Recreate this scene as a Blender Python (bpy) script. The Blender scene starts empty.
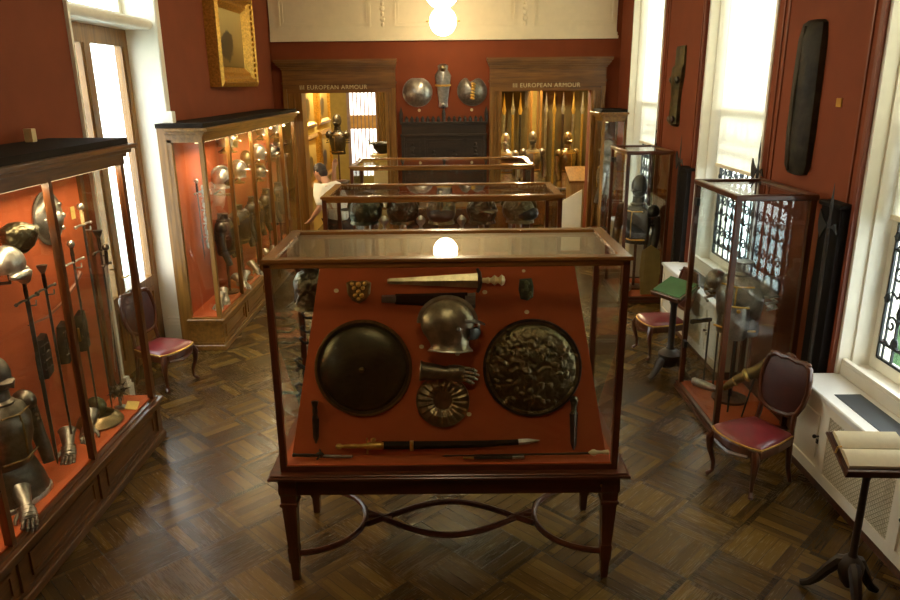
import bpy, bmesh, math, random
from mathutils import Matrix, Vector, Euler
random.seed(7)
PI = math.pi
C = bpy.context.scene.collection
SC = bpy.context.scene

# ------------------------------------------------------------------ materials
class NT:
    def __init__(s, m):
        s.t = m.node_tree; s.n = s.t.nodes; s.l = s.t.links
    def new(s, kind, **kw):
        n = s.n.new(kind)
        for k, v in kw.items(): setattr(n, k, v)
        return n
    def put(s, sock, v):
        if isinstance(v, bpy.types.NodeSocket): s.l.new(v, sock)
        else: sock.default_value = v
    def math(s, op, a, b=0.0, c=None):
        n = s.new('ShaderNodeMath', operation=op)
        s.put(n.inputs[0], a); s.put(n.inputs[1], b)
        if c is not None: s.put(n.inputs[2], c)
        return n.outputs[0]
    def ramp(s, fac, stops):
        n = s.new('ShaderNodeValToRGB'); s.put(n.inputs[0], fac)
        e = n.color_ramp.elements
        while len(e) < len(stops): e.new(0.5)
        for i, (p, c) in enumerate(stops):
            e[i].position = p; e[i].color = (*c, 1)
        return n.outputs[0]
    def mix(s, f, a, b):
        n = s.new('ShaderNodeMix', data_type='RGBA')
        s.put(n.inputs[0], f)
        s.put(n.inputs[6], a if isinstance(a, bpy.types.NodeSocket) else (*a, 1))
        s.put(n.inputs[7], b if isinstance(b, bpy.types.NodeSocket) else (*b, 1))
        return n.outputs[2]
    def noise(s, vec, scale, detail=3, rough=.5):
        n = s.new('ShaderNodeTexNoise'); s.put(n.inputs['Scale'], scale)
        n.inputs['Detail'].default_value = detail; n.inputs['Roughness'].default_value = rough
        if vec is not None: s.l.new(vec, n.inputs['Vector'])
        return n.outputs[0]
    def coord(s, which='Object', scale=None, rot=None):
        o = s.new('ShaderNodeTexCoord').outputs[which]
        if scale or rot:
            m = s.new('ShaderNodeMapping'); s.l.new(o, m.inputs[0])
            if scale: m.inputs['Scale'].default_value = scale
            if rot: m.inputs['Rotation'].default_value = rot
            o = m.outputs[0]
        return o
    def bump(s, h, strength=.3, dist=.01):
        n = s.new('ShaderNodeBump'); s.l.new(h, n.inputs['Height'])
        n.inputs['Strength'].default_value = strength; n.inputs['Distance'].default_value = dist
        return n.outputs[0]

def mat(name):
    m = bpy.data.materials.new(name); m.use_nodes = True
    t = NT(m); b = t.n['Principled BSDF']
    return m, t, b

def plain(name, col, rough=.5, metal=0., var=.15, scale=8, bump=0., spec=.5, stretch=None, emit=0, ecol=None):
    m, t, b = mat(name)
    v = t.coord('Object', stretch or (1, 1, 1))
    n = t.noise(v, scale, 4)
    lo = tuple(c*(1-var) for c in col); hi = tuple(min(1, c*(1+var)) for c in col)
    t.put(b.inputs['Base Color'], t.ramp(n, [(.3, lo), (.7, hi)]))
    b.inputs['Roughness'].default_value = rough; b.inputs['Metallic'].default_value = metal
    b.inputs['Specular IOR Level'].default_value = spec
    if bump: t.put(b.inputs['Normal'], t.bump(t.noise(v, scale*4, 4), bump))
    if emit:
        b.inputs['Emission Color'].default_value = (*(ecol or col), 1); b.inputs['Emission Strength'].default_value = emit
    return m

def wood(name, dark, light, rough=.3, axis='Z', scale=3., coat=.3):
    m, t, b = mat(name)
    st = {'X': (.6, 9, 9), 'Y': (9, .6, 9), 'Z': (9, 9, .6)}[axis]
    v = t.coord('Object', st)
    n = t.noise(v, scale, 5, .6)
    n2 = t.noise(t.coord('Object'), 1.5, 2)
    f = t.math('ADD', t.math('MULTIPLY', n, .75), t.math('MULTIPLY', n2, .3))
    t.put(b.inputs['Base Color'], t.ramp(f, [(.32, dark), (.72, light)]))
    b.inputs['Roughness'].default_value = rough
    b.inputs['Coat Weight'].default_value = coat; b.inputs['Coat Roughness'].default_value = .2
    t.put(b.inputs['Normal'], t.bump(n, .12, .004))
    return m

def steel(name, col, rough=.3, bump=.15, scale=18, dirt=(.02, .015, .01), df=.35, bdist=.006):
    m, t, b = mat(name)
    v = t.coord('Object')
    n = t.noise(v, scale, 5, .65)
    f = t.math('GREATER_THAN', n, .0)
    fac = t.ramp(n, [(.38, (0, 0, 0)), (.62, (1, 1, 1))])
    inv = t.math('MULTIPLY', t.math('SUBTRACT', 1., fac), df)
    t.put(b.inputs['Base Color'], t.mix(inv, col, dirt))
    b.inputs['Metallic'].default_value = .92
    t.put(b.inputs['Roughness'], t.math('ADD', rough, t.math('MULTIPLY', n, .18)))
    t.put(b.inputs['Normal'], t.bump(n, bump, bdist))
    return m

def embossed(name, col, col2, rough=.35):
    m, t, b = mat(name)
    v = t.coord('Object')
    n = t.noise(v, 5, 2)
    wv = t.new('ShaderNodeTexVoronoi', feature='SMOOTH_F1'); wv.inputs['Scale'].default_value = 20
    mp = t.new('ShaderNodeVectorMath', operation='ADD')
    s = t.new('ShaderNodeVectorMath', operation='SCALE'); 
    nn = t.new('ShaderNodeTexNoise'); nn.inputs['Scale'].default_value = 7; t.l.new(v, nn.inputs['Vector'])
    t.l.new(nn.outputs['Color'], s.inputs[0]); s.inputs['Scale'].default_value = .22
    t.l.new(v, mp.inputs[0]); t.l.new(s.outputs[0], mp.inputs[1]); t.l.new(mp.outputs[0], wv.inputs['Vector'])
    h = t.math('ADD', wv.outputs['Distance'], t.math('MULTIPLY', t.noise(v, 45, 3), .35))
    t.put(b.inputs['Base Color'], t.mix(n, col, col2))
    b.inputs['Metallic'].default_value = .9; b.inputs['Roughness'].default_value = rough
    t.put(b.inputs['Normal'], t.bump(h, .8, .02))
    return m

def glass_mat(name, ior=1.45, tint=(.96, .98, .97)):
    m = bpy.data.materials.new(name); m.use_nodes = True
    t = NT(m); t.n.remove(t.n['Principled BSDF']); out = t.n['Material Output']
    tr = t.new('ShaderNodeBsdfTransparent'); tr.inputs[0].default_value = (*tint, 1)
    gl = t.new('ShaderNodeBsdfGlossy'); gl.inputs['Roughness'].default_value = .015
    fr = t.new('ShaderNodeFresnel'); fr.inputs[0].default_value = ior
    mx = t.new('ShaderNodeMixShader')
    # the same reflectance from either side of the thin pane
    geo = t.new('ShaderNodeNewGeometry')
    d = t.new('ShaderNodeVectorMath', operation='DOT_PRODUCT')
    t.l.new(geo.outputs['Incoming'], d.inputs[0]); t.l.new(geo.outputs['Normal'], d.inputs[1])
    c = t.math('SUBTRACT', 1., t.math('ABSOLUTE', d.outputs['Value']))
    p = t.math('POWER', c, 5.)
    r = t.math('ADD', .048, t.math('MULTIPLY', p, .9))
    t.l.new(r, mx.inputs[0]); t.l.new(tr.outputs[0], mx.inputs[1]); t.l.new(gl.outputs[0], mx.inputs[2])
    t.l.new(mx.outputs[0], out.inputs[0]); t.n.remove(fr)
    return m

def parquet():
    m, t, b = mat('oak_parquet')
    g = t.new('ShaderNodeNewGeometry').outputs['Position']
    mp = t.new('ShaderNodeMapping'); t.l.new(g, mp.inputs[0])
    mp.inputs['Rotation'].default_value = (0, 0, math.radians(45)); mp.inputs['Scale'].default_value = (1/.43,)*3
    sp = t.new('ShaderNodeSeparateXYZ'); t.l.new(mp.outputs[0], sp.inputs[0])
    u, v = sp.outputs[0], sp.outputs[1]
    cu, cv = t.math('FLOOR', u), t.math('FLOOR', v)
    fu, fv = t.math('SUBTRACT', u, cu), t.math('SUBTRACT', v, cv)
    par = t.math('FLOORED_MODULO', t.math('ADD', cu, cv), 2.)
    def sel(a, b_):      # par ? b : a
        return t.math('ADD', t.math('MULTIPLY', a, t.math('SUBTRACT', 1., par)), t.math('MULTIPLY', b_, par))
    across = sel(fu, fv); along = sel(v, u)
    N = 5.
    si = t.math('FLOOR', t.math('MULTIPLY', across, N))
    fs = t.math('SUBTRACT', t.math('MULTIPLY', across, N), si)
    # frame band round every panel, staggered like a woven parquet
    du = t.math('MINIMUM', fu, t.math('SUBTRACT', 1., fu)); dv = t.math('MINIMUM', fv, t.math('SUBTRACT', 1., fv))
    bandu = t.math('LESS_THAN', du, .085); bandv = t.math('LESS_THAN', dv, .085)
    band = t.math('MAXIMUM', bandu, bandv)
    cb = t.new('ShaderNodeCombineXYZ'); t.put(cb.inputs[0], cu); t.put(cb.inputs[1], cv)
    idx = t.math('ADD', t.math('MULTIPLY', si, t.math('SUBTRACT', 1., band)), t.math('MULTIPLY', band, t.math('ADD', 20., bandu)))
    t.put(cb.inputs[2], idx)
    wn = t.new('ShaderNodeTexWhiteNoise'); t.l.new(cb.outputs[0], wn.inputs[0])
    cb2 = t.new('ShaderNodeCombineXYZ'); t.put(cb2.inputs[0], cu); t.put(cb2.inputs[1], cv)
    wn2 = t.new('ShaderNodeTexWhiteNoise'); t.l.new(cb2.outputs[0], wn2.inputs[0])
    gv = t.new('ShaderNodeCombineXYZ')
    t.put(gv.inputs[0], t.math('MULTIPLY', along, 1.6)); t.put(gv.inputs[1], t.math('MULTIPLY', across, 26.)); t.put(gv.inputs[2], t.math('MULTIPLY', wn.outputs[0], 30.))
    grain = t.noise(gv.outputs[0], 2.2, 4, .6)
    tone = t.math('ADD', t.math('MULTIPLY', wn.outputs[0], .42), t.math('ADD', t.math('MULTIPLY', wn2.outputs[0], .22), t.math('MULTIPLY', grain, .42)))
    tone = t.math('SUBTRACT', tone, t.math('MULTIPLY', band, .07))
    col = t.ramp(tone, [(.10, (.026, .013, .003)), (.5, (.080, .042, .0085)), (.92, (.205, .120, .025))])
    gs = t.math('LESS_THAN', t.math('MINIMUM', fs, t.math('SUBTRACT', 1., fs)), .035)
    ge = t.math('LESS_THAN', t.math('MINIMUM', du, dv), .008)
    gap = t.math('MULTIPLY', t.math('MAXIMUM', gs, ge), .55)
    col = t.mix(gap, col, (.012, .006, .003))
    big = t.noise(g, .9, 3)
    t.put(b.inputs['Base Color'], col)
    t.put(b.inputs['Roughness'], t.math('ADD', .15, t.math('MULTIPLY', t.math('ADD', grain, big), .11)))
    b.inputs['Specular IOR Level'].default_value = .45
    t.put(b.inputs['Normal'], t.bump(t.math('SUBTRACT', grain, gap), .18, .004))
    return m

M = {}
M['red'] = plain('crimson_wall_fabric', (.212, .044, .0085), .88, var=.07, scale=3, bump=.05)
M['redcloth'] = plain('scarlet_case_lining', (.45, .090, .019), .9, var=.06, scale=5, bump=.05)
M['redpaint'] = plain('red_painted_wood', (.185, .036, .0095), .45, var=.06)
M['cream'] = plain('cream_paint', (.80, .70, .48), .6, var=.03)
M['white'] = plain('white_paint', (.84, .79, .66), .4, var=.03)
M['grill'] = plain('cream_lattice', (.62, .57, .42), .5, var=.05)
M['marble'] = plain('white_stone', (.85, .84, .80), .3, var=.03)
M['mahog'] = wood('dark_mahogany', (.035, .009, .004), (.13, .038, .012), .28, 'X')
M['mahogz'] = wood('dark_mahogany_upright', (.035, .009, .004), (.13, .038, .012), .28, 'Z')
M['walnut'] = wood('warm_walnut', (.050, .017, .004), (.20, .078, .016), .3, 'Y', coat=.2)
M['walnutz'] = wood('warm_walnut_upright', (.045, .014, .004), (.15, .052, .012), .3, 'Z', coat=.2)
M['oak'] = wood('polished_brown_oak', (.090, .038, .006), (.33, .155, .028), .34, 'Y', coat=.12)
M['oakz'] = wood('polished_brown_oak_upright', (.090, .038, .006), (.33, .155, .028), .34, 'Z', coat=.12)
M['oakx'] = wood('polished_brown_oak_lintel', (.075, .030, .006), (.27, .118, .022), .38, 'X', coat=.1)
M['bronzewood'] = wood('gilded_brown_rail', (.11, .042, .009), (.32, .145, .034), .25, 'X')
M['black'] = plain('black_board', (.016, .010, .006), .8, spec=.2)
M['ebony'] = wood('blackened_oak', (.008, .005, .0025), (.038, .020, .008), .5, 'X', coat=.04)
M['glass'] = glass_mat('clear_glass')
M['winglass'] = glass_mat('window_glass', tint=(.93, .97, .97))
M['steel'] = steel('bright_steel', (.62, .60, .55), .22, .1)
M['greysteel'] = steel('grey_steel', (.36, .34, .30), .3, .2)
M['darksteel'] = steel('blackened_steel', (.10, .09, .075), .32, .3)
M['bronze'] = steel('old_bronze', (.30, .20, .075), .3, .25)
M['brownsteel'] = steel('russet_steel', (.33, .25, .13), .25, .15)
M['midsteel'] = steel('dull_dark_steel', (.20, .18, .145), .3, .2)
M['palebronze'] = steel('worn_pale_bronze', (.40, .34, .22), .28, .15)
M['giltblade'] = steel('warm_steel', (.66, .56, .33), .25, .15, 14)
M['gold'] = steel('gilding', (.85, .55, .14), .28, .3, 30, (.25, .12, .02))
M['emboss'] = embossed('embossed_dark_steel', (.13, .11, .06), (.25, .20, .10))
M['embossd'] = embossed('embossed_black_steel', (.05, .045, .03), (.13, .11, .06), .3)
M['darkshield'] = steel('near_black_shield', (.11, .095, .055), .28, .15, 7)
M['leather'] = plain('oxblood_leather', (.17, .018, .022), .3, var=.15, scale=12, bump=.08)
M['leatherback'] = plain('brown_leather', (.055, .013, .008), .4, var=.15, scale=12, bump=.08)
M['iron'] = plain('black_iron', (.012, .013, .014), .5)
M['lead'] = plain('dark_leading', (.018, .024, .028), .5)
M['paper'] = plain('cream_paper', (.80, .72, .50), .8, var=.04, scale=30)
M['yellowcard'] = plain('yellow_card', (.75, .55, .16), .8, var=.03)
M['ivory'] = plain('ivory', (.75, .60, .32), .35, var=.1, scale=20)
M['green'] = plain('green_cover', (.045, .15, .05), .5)
M['brass'] = plain('brass', (.62, .42, .13), .3, 1.)
M['globe'] = plain('lit_opal_glass', (1, .86, .6), .3, emit=23., ecol=(1, .80, .50), var=0)
M['skin'] = plain('skin', (.50, .27, .17), .55, var=.05)
M['shirt'] = plain('white_shirt_cloth', (.80, .78, .70), .8, var=.04, bump=.1)
M['hair'] = plain('dark_hair', (.016, .010, .007), .5, scale=40, bump=.4)
M['trousers'] = plain('dark_trousers', (.02, .02, .025), .8)
M['ochre'] = plain('ochre_wall', (.40, .29, .075), .8, var=.08)
M['giltframe'] = steel('gilt_frame', (.70, .42, .09), .3, .6, 30, (.16, .07, .01), .5)
M['grey'] = plain('grey_vent', (.035, .04, .045), .5)
M['soot'] = plain('soot_black_timber', (.010, .007, .006), .75, spec=.2)
M['olive'] = plain('dark_olive_cloth', (.13, .085, .025), .85, var=.3, scale=14, stretch=(1, 1, .05))
M['wood_back'] = wood('pale_wood', (.30, .18, .06), (.55, .36, .14), .5, 'Z')
M['floor'] = parquet()
M['outside'] = plain('pale_gravel', (.66, .82, .82), .9, var=.05)
M['hedge'] = plain('clipped_hedge', (.05, .11, .04), .9, var=.5, scale=6)

def blind_mat():
    m = bpy.data.materials.new('linen_blind'); m.use_nodes = True
    t = NT(m); t.n.remove(t.n['Principled BSDF']); out = t.n['Material Output']
    v = t.coord('Object'); n = t.noise(v, 60, 3)
    col = t.ramp(n, [(.3, (.84, .80, .70)), (.7, (.92, .89, .80))])
    tl = t.new('ShaderNodeBsdfTranslucent'); df = t.new('ShaderNodeBsdfDiffuse')
    t.l.new(col, tl.inputs[0]); t.l.new(col, df.inputs[0])
    tp = t.new('ShaderNodeBsdfTransparent'); tp.inputs[0].default_value = (.95, .93, .86, 1)
    mx = t.new('ShaderNodeMixShader'); mx.inputs[0].default_value = .55
    t.l.new(df.outputs[0], mx.inputs[1]); t.l.new(tl.outputs[0], mx.inputs[2])
    m2 = t.new('ShaderNodeMixShader'); m2.inputs[0].default_value = .10
    t.l.new(mx.outputs[0], m2.inputs[1]); t.l.new(tp.outputs[0], m2.inputs[2])
    t.l.new(m2.outputs[0], out.inputs[0])
    return m
M['blind'] = blind_mat()

def canvas_mat():
    m, t, b = mat('old_landscape_canvas')
    v = t.coord('Object'); sp = t.new('ShaderNodeSeparateXYZ'); t.l.new(v, sp.inputs[0])
    n = t.noise(v, 3.5, 5, .6)
    gx = t.math('DIVIDE', t.math('ADD', sp.outputs[0], .12), .34); gy = t.math('DIVIDE', t.math('ADD', sp.outputs[1], .10), .22)
    rr = t.math('ADD', t.math('ADD', t.math('MULTIPLY', gx, gx), t.math('MULTIPLY', gy, gy)), t.math('MULTIPLY', t.math('SUBTRACT', n, .5), 2.2))
    sky = t.ramp(t.math('ADD', t.math('ADD', sp.outputs[1], .4), t.math('MULTIPLY', n, .15)), [(.1, (.26, .16, .035)), (.35, (.36, .24, .06)), (.8, (.62, .46, .15))])
    t.put(b.inputs['Base Color'], t.mix(t.ramp(rr, [(.7, (1, 1, 1)), (1.2, (0, 0, 0))]), sky, (.07, .045, .012)))
    b.inputs['Roughness'].default_value = .35
    return m
M['canvas'] = canvas_mat()

# ------------------------------------------------------------------ mesh helper
def V(*a): return Vector(a)
class MB:
    def __init__(s, T=None): s.bm = bmesh.new(); s.T = T or Matrix.Identity(4)
    def _v(s, p): return s.bm.verts.new(s.T @ Vector(p))
    def box(s, x0, x1, y0, y1, z0, z1, b=0.):
        if x0 > x1: x0, x1 = x1, x0
        if y0 > y1: y0, y1 = y1, y0
        if z0 > z1: z0, z1 = z1, z0
        s.k = (getattr(s, 'k', 0)+1) % 7; e_ = .00022*s.k
        x0 -= e_; x1 += e_; y0 -= e_; y1 += e_; z0 -= e_*.5; z1 += e_*.5
        if b > 0 and min(x1-x0, y1-y0, z1-z0) > 2.2*b:
            return s.loft([[(x0+b+e, y0+b+e, z), (x1-b-e, y0+b+e, z), (x1-b-e, y1-b-e, z), (x0+b+e, y1-b-e, z)] for z, e in ((z0, 0), (z0+b, -b), (z1-b, -b), (z1, 0))])
        vs = [s._v(p) for p in ((x0,y0,z0),(x1,y0,z0),(x1,y1,z0),(x0,y1,z0),(x0,y0,z1),(x1,y0,z1),(x1,y1,z1),(x0,y1,z1))]
        for f in ((3,2,1,0),(4,5,6,7),(0,1,5,4),(1,2,6,5),(2,3,7,6),(3,0,4,7)): s.bm.faces.new([vs[i] for i in f])
        return s
    def loft(s, rings, caps=True, closed=True):
        R = [[s._v(p) for p in r] for r in rings]; n = len(R[0])
        for a, b in zip(R, R[1:]):
            for i in range(n if closed else n-1):
                j = (i+1) % n
                try: s.bm.faces.new((a[i], a[j], b[j], b[i]))
                except ValueError: pass
        if caps and closed:
            for r in (R[0][::-1], R[-1]):
                try: s.bm.faces.new(r)
                except ValueError: pass
        return s
    def tube(s, pts, r, seg=8, flat=1., up=None):
        pts = [Vector(p) for p in pts]; n = len(pts)
        rr = r if isinstance(r, (list, tuple)) else [r]*n
        rings = []; prev = None
        for i, p in enumerate(pts):
            d = (pts[min(i+1, n-1)] - pts[max(i-1, 0)])
            if d.length < 1e-9: d = V(0, 0, 1)
            d.normalize()
            if prev is None:
                a = Vector(up) if up else (V(0, 0, 1) if abs(d.z) < .9 else V(1, 0, 0))
                x = a.cross(d).normalized()
            else:
                x = (prev - d*prev.dot(d))
                x = x.normalized() if x.length > 1e-6 else prev
            prev = x; y = d.cross(x)
            rings.append([tuple(p + x*(rr[i]*math.cos(2*PI*k/seg)) + y*(rr[i]*flat*math.sin(2*PI*k/seg))) for k in range(seg)])
        return s.loft(rings)
    def lathe(s, prof, seg=24, o=(0, 0, 0), sx=1., sy=1., axis='Z', wob=None):
        rings = []
        for r, z in prof:
            ring = []
            for k in range(seg):
                a = 2*PI*k/seg; q = max(r, 1e-4)*(wob(a, z) if wob else 1)
                p = (q*math.cos(a)*sx, q*math.sin(a)*sy, z)
                if axis == 'X': p = (p[2], p[0], p[1])
                elif axis == 'Y': p = (p[1], p[2], p[0])
                ring.append((p[0]+o[0], p[1]+o[1], p[2]+o[2]))
            rings.append(ring)
        return s.loft(rings)
    def ell(s, c, r, seg=16, n=9, lo=-1., hi=1.):
        rings = []
        for i in range(n):
            a = (lo + (hi-lo)*i/(n-1))*PI/2
            rings.append([(c[0]+r[0]*math.cos(a)*math.cos(2*PI*k/seg)+1e-5*math.cos(2*PI*k/seg), c[1]+r[1]*math.cos(a)*math.sin(2*PI*k/seg)+1e-5*math.sin(2*PI*k/seg), c[2]+r[2]*math.sin(a)) for k in range(seg)])
        return s.loft(rings)
    def prism(s, poly, d0, d1, plane='XY', inset=0.):
        def P(p, d):
            return {'XY': (p[0], p[1], d), 'XZ': (p[0], d, p[1]), 'YZ': (d, p[0], p[1])}[plane]
        return s.loft([[P(p, d0) for p in poly], [P(p, d1) for p in poly]])
    def quad(s, a, b, c, d):
        s.bm.faces.new([s._v(p) for p in (a, b, c, d)]); return s
    def build(s, name, m, parent=None, smooth=False, mods=(), auto=True):
        bmesh.ops.remove_doubles(s.bm, verts=s.bm.verts, dist=2e-6)
        bmesh.ops.recalc_face_normals(s.bm, faces=s.bm.faces)
        me = bpy.data.meshes.new(name); s.bm.to_mesh(me); s.bm.free()
        me.materials.append(M[m] if isinstance(m, str) else m)
        if smooth:
            for p in me.polygons: p.use_smooth = True
            try: me.set_sharp_from_angle(angle=math.radians(42))
            except Exception: pass
        o = bpy.data.objects.new(name, me); C.objects.link(o)
        if parent: o.parent = parent
        return o

def thing(name, label, cat, loc=(0, 0, 0), rot=(0, 0, 0), group=None):
    o = bpy.data.objects.new(name, None); C.objects.link(o)
    o.empty_display_size = .05
    o.location = loc; o.rotation_euler = rot
    return tag(o, label, cat, group)
def tag(o, label, cat, group=None):
    o['label'] = label; o['category'] = cat
    if group: o['group'] = group
    return o
def place(o, loc, rot=(0, 0, 0)):
    o.location = loc; o.rotation_euler = rot; return o
def struct(o, label=None, cat=None):
    o['kind'] = 'structure'
    if label: o['label'] = label
    if cat: o['category'] = cat
    return o
def setting(name, label, cat, loc=(0, 0, 0)):
    o = bpy.data.objects.new(name, None); C.objects.link(o); o.location = loc
    return struct(o, label, cat)
def dup(root, loc=None, rot=None, label=None, group=None):
    r = root.copy(); C.objects.link(r)
    for ch in list(root.children):
        c = ch.copy(); C.objects.link(c); c.parent = r
        for g in list(ch.children):
            d = g.copy(); C.objects.link(d); d.parent = c
    if loc is not None: r.location = loc
    if rot is not None: r.rotation_euler = rot
    if label: r['label'] = label
    if group: r['group'] = group
    return r
def arc(c, r, a0, a1, n=16, plane='XY', z=0., ry=None):
    ry = ry or r; out = []
    for i in range(n+1):
        a = math.radians(a0+(a1-a0)*i/n)
        p = (c[0]+r*math.cos(a), c[1]+ry*math.sin(a))
        out.append({'XY': (p[0], p[1], z), 'XZ': (p[0], z, p[1]), 'YZ': (z, p[0], p[1])}[plane])
    return out

# ------------------------------------------------------------------ the room
XL, XR, YB, YF, ZC = -3.30, 3.16, 14.0, -1.6, 5.0
TH = .42                      # wall thickness at the windows
struct(MB().box(XL-2.2, XR+.4, YF-.3, 24, -.12, 0).build('floor', 'floor'), 'brown oak parquet floor laid in diagonal squares', 'floor')
struct(MB().box(XL-.6, XR+.6, YF-.3, YB+.4, ZC, ZC+.15).build('ceiling', 'cream'), 'cream ceiling over the gallery', 'ceiling')

def wall_y(name, x0, x1, y0, y1, holes, label, m='red'):
    b = MB(); z1 = ZC; cur = y0
    for (a, c, zl, zh) in holes:
        b.box(x0, x1, cur, a, 0, z1)
        if zl > 0: b.box(x0, x1, a, c, 0, zl)
        if zh < z1: b.box(x0, x1, a, c, zh, z1)
        cur = c
    b.box(x0, x1, cur, y1, 0, z1)
    return struct(b.build(name, m), label, 'wall')
RW = [(3.5, 5.50), (7.36, 9.28), (11.2, 13.1)]         # windows in the right wall
wall_y('wall_left', XL-TH, XL, YF, YB, [(6.62, 8.60, 0, 4.75)], 'deep red fabric wall on the left')
wall_y('wall_right', XR, XR+TH, YF, YB, [(a, b, .75, 4.75) for a, b in RW], 'deep red wall on the right between tall windows')
D1, D2 = (-2.76, -1.20), (.97, 2.66)                    # doorways
DZ = 2.97
b = MB(); cur = XL-.4
for a, c in (D1, D2):
    b.box(cur, a, YB, YB+.3, 0, ZC); b.box(a, c, YB, YB+.3, DZ, ZC); cur = c
b.box(cur, XR+.4, YB, YB+.3, 0, ZC)
struct(b.build('wall_back', 'red'), 'deep red end wall with two doorways', 'wall')
struct(MB().box(XL-.4, XR+.4, YF-.3, YF, 0, ZC).build('wall_front', 'red'), 'red wall behind the viewer', 'wall')

# cream panelled frieze over the end wall
fr = setting('trim_1', 'cream panelled frieze above the red end wall', 'frieze', (0, YB, 0))
MB().box(XL+.03, XR-.1, -.05, 0, 3.96, ZC).build('frieze_board', 'cream', fr)
mb = MB()
for z0, z1, d in ((3.88, 3.93, .09), (3.93, 3.99, .075), (3.99, 4.02, .06)): mb.box(XL+.03, XR-.1+d-.06, -d, 0, z0, z1)
mb.build('frieze_moulding', 'cream', fr)
def rect_frame(mb, x0, x1, z0, z1, w, y0, y1):
    mb.box(x0, x1, y0, y1, z0, z0+w); mb.box(x0, x1, y0, y1, z1-w, z1); mb.box(x0, x0+w, y0, y1, z0, z1); mb.box(x1-w, x1, y0, y1, z0, z1)
for x0, x1 in ((-3.1, -1.42), (-1.0, 1.22), (1.55, 3.0)):
    mb = MB(); rect_frame(mb, x0, x1, 4.12, 4.9, .035, -.075, -.045); rect_frame(mb, x0+.07, x1-.07, 4.19, 4.83, .02, -.065, -.045)
    mb.build('frieze_panel', 'cream', fr)
for x in (-1.21, 1.385):
    mb = MB()
    for k in range(9): mb.ell((x, -.05, 4.16+k*.09), (.05 if k % 2 else .035, .02, .045), 8, 5)
    mb.build('plaster_ornament', 'cream', fr)

# skirting
for nm, x0, x1, segs in (('baseboard_left', XL, XL+.03, [(YF, 6.45), (8.85, YB)]), ('baseboard_right', XR-.03, XR, [(YF, YB)])):
    mb = MB()
    for a, c in segs: mb.box(x0, x1, a, c, 0, .16)
    struct(mb.build(nm, 'mahog'), 'dark wooden skirting board', 'baseboard')

# ---- left glazed door recess
w = setting('window_1', 'tall glazed door in a white recess on the left wall', 'window', (XL, 7.61, 0))
y0, y1 = 6.62-7.61, 8.60-7.61
mb = MB()
for ya, yb in ((y0, y0+.03), (y1-.03, y1)): mb.box(-TH, .02, ya, yb, 0, 4.75)
mb.box(-TH, .02, y0, y1, 4.72, 4.75)
for ya, yb in ((y0-.015, y0+.02), (y1-.02, y1+.08)): mb.box(0, .03, ya, yb, 0, 4.8)
mb.build('white_reveal', 'white', w)
mb = MB()
for ya, yb in ((y0-.05, y0+.06), (y1-.09, y1+.13)):
    mb.box(-.30, .09, ya, yb, 0, .26); mb.box(-.28, .075, ya+.01, yb-.01, .26, .30); mb.box(-.26, .065, ya+.02, yb-.02, .30, .34)
mb.build('plinth_block', 'white', w)
mb = MB(); mb.box(-TH, -.06, y0+.03, y1-.03, 3.72, 3.83); mb.lathe([(.055, y0+.03), (.055, y1-.03)], 12, (-.07, 0, 3.775), axis='Y')
mb.build('transom_shelf', 'white', w, True)
mb = MB(); xa, xb = -.40, -.33
for ya, yb in ((y0+.03, y0+.12), (y1-.13, y1-.03), (-.055, .055)): mb.box(xa, xb, ya, yb, 0, 3.73)
mb.box(xa, xb, y0, y1, 3.54, 3.73); mb.box(xa, xb, y0, y1, 0, .92)
for ya, yb in ((y0+.11, y0+.15), (-.10, -.05), (.05, .10), (y1-.17, y1-.12)): mb.box(xa-.02, xb-.01, ya, yb, .9, 3.55)
mb.build('door_frame', 'oakz', w)
mb = MB()
for ya, yb in ((y0+.2, -.14), (.14, y1-.2)):
    rect_frame(MB(), 0, 1, 0, 1, .1, 0, 1); mb.box(xb, xb+.02, ya, yb, .15, .2); mb.box(xb, xb+.02, ya, yb, .75, .8); mb.box(xb, xb+.02, ya, ya+.04, .15, .8); mb.box(xb, xb+.02, yb-.04, yb, .15, .8)
mb.build('lower_panel', 'oakz', w)
MB().box(-.375, -.365, y0+.1, y1-.1, .9, 3.56).build('pane', 'winglass', w)
mb = MB(); mb.box(-.40, -.34, y0, y1, 3.82, 3.9); mb.box(-.40, -.34, y0, y0+.1, 3.8, 4.75); mb.box(-.40, -.34, y1-.1, y1, 3.8, 4.75); mb.box(-.40, -.34, y0, y1, 4.65, 4.75)
mb.build('transom_frame', 'white', w)
MB().box(-.375, -.365, y0+.05, y1-.05, 3.85, 4.7).build('transom_pane', 'winglass', w)
MB().tube([(-.33, .03, 1.1), (-.29, .03, 1.1), (-.29, .12, 1.1)], .012).build('handle', 'brass', w, True)

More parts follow.
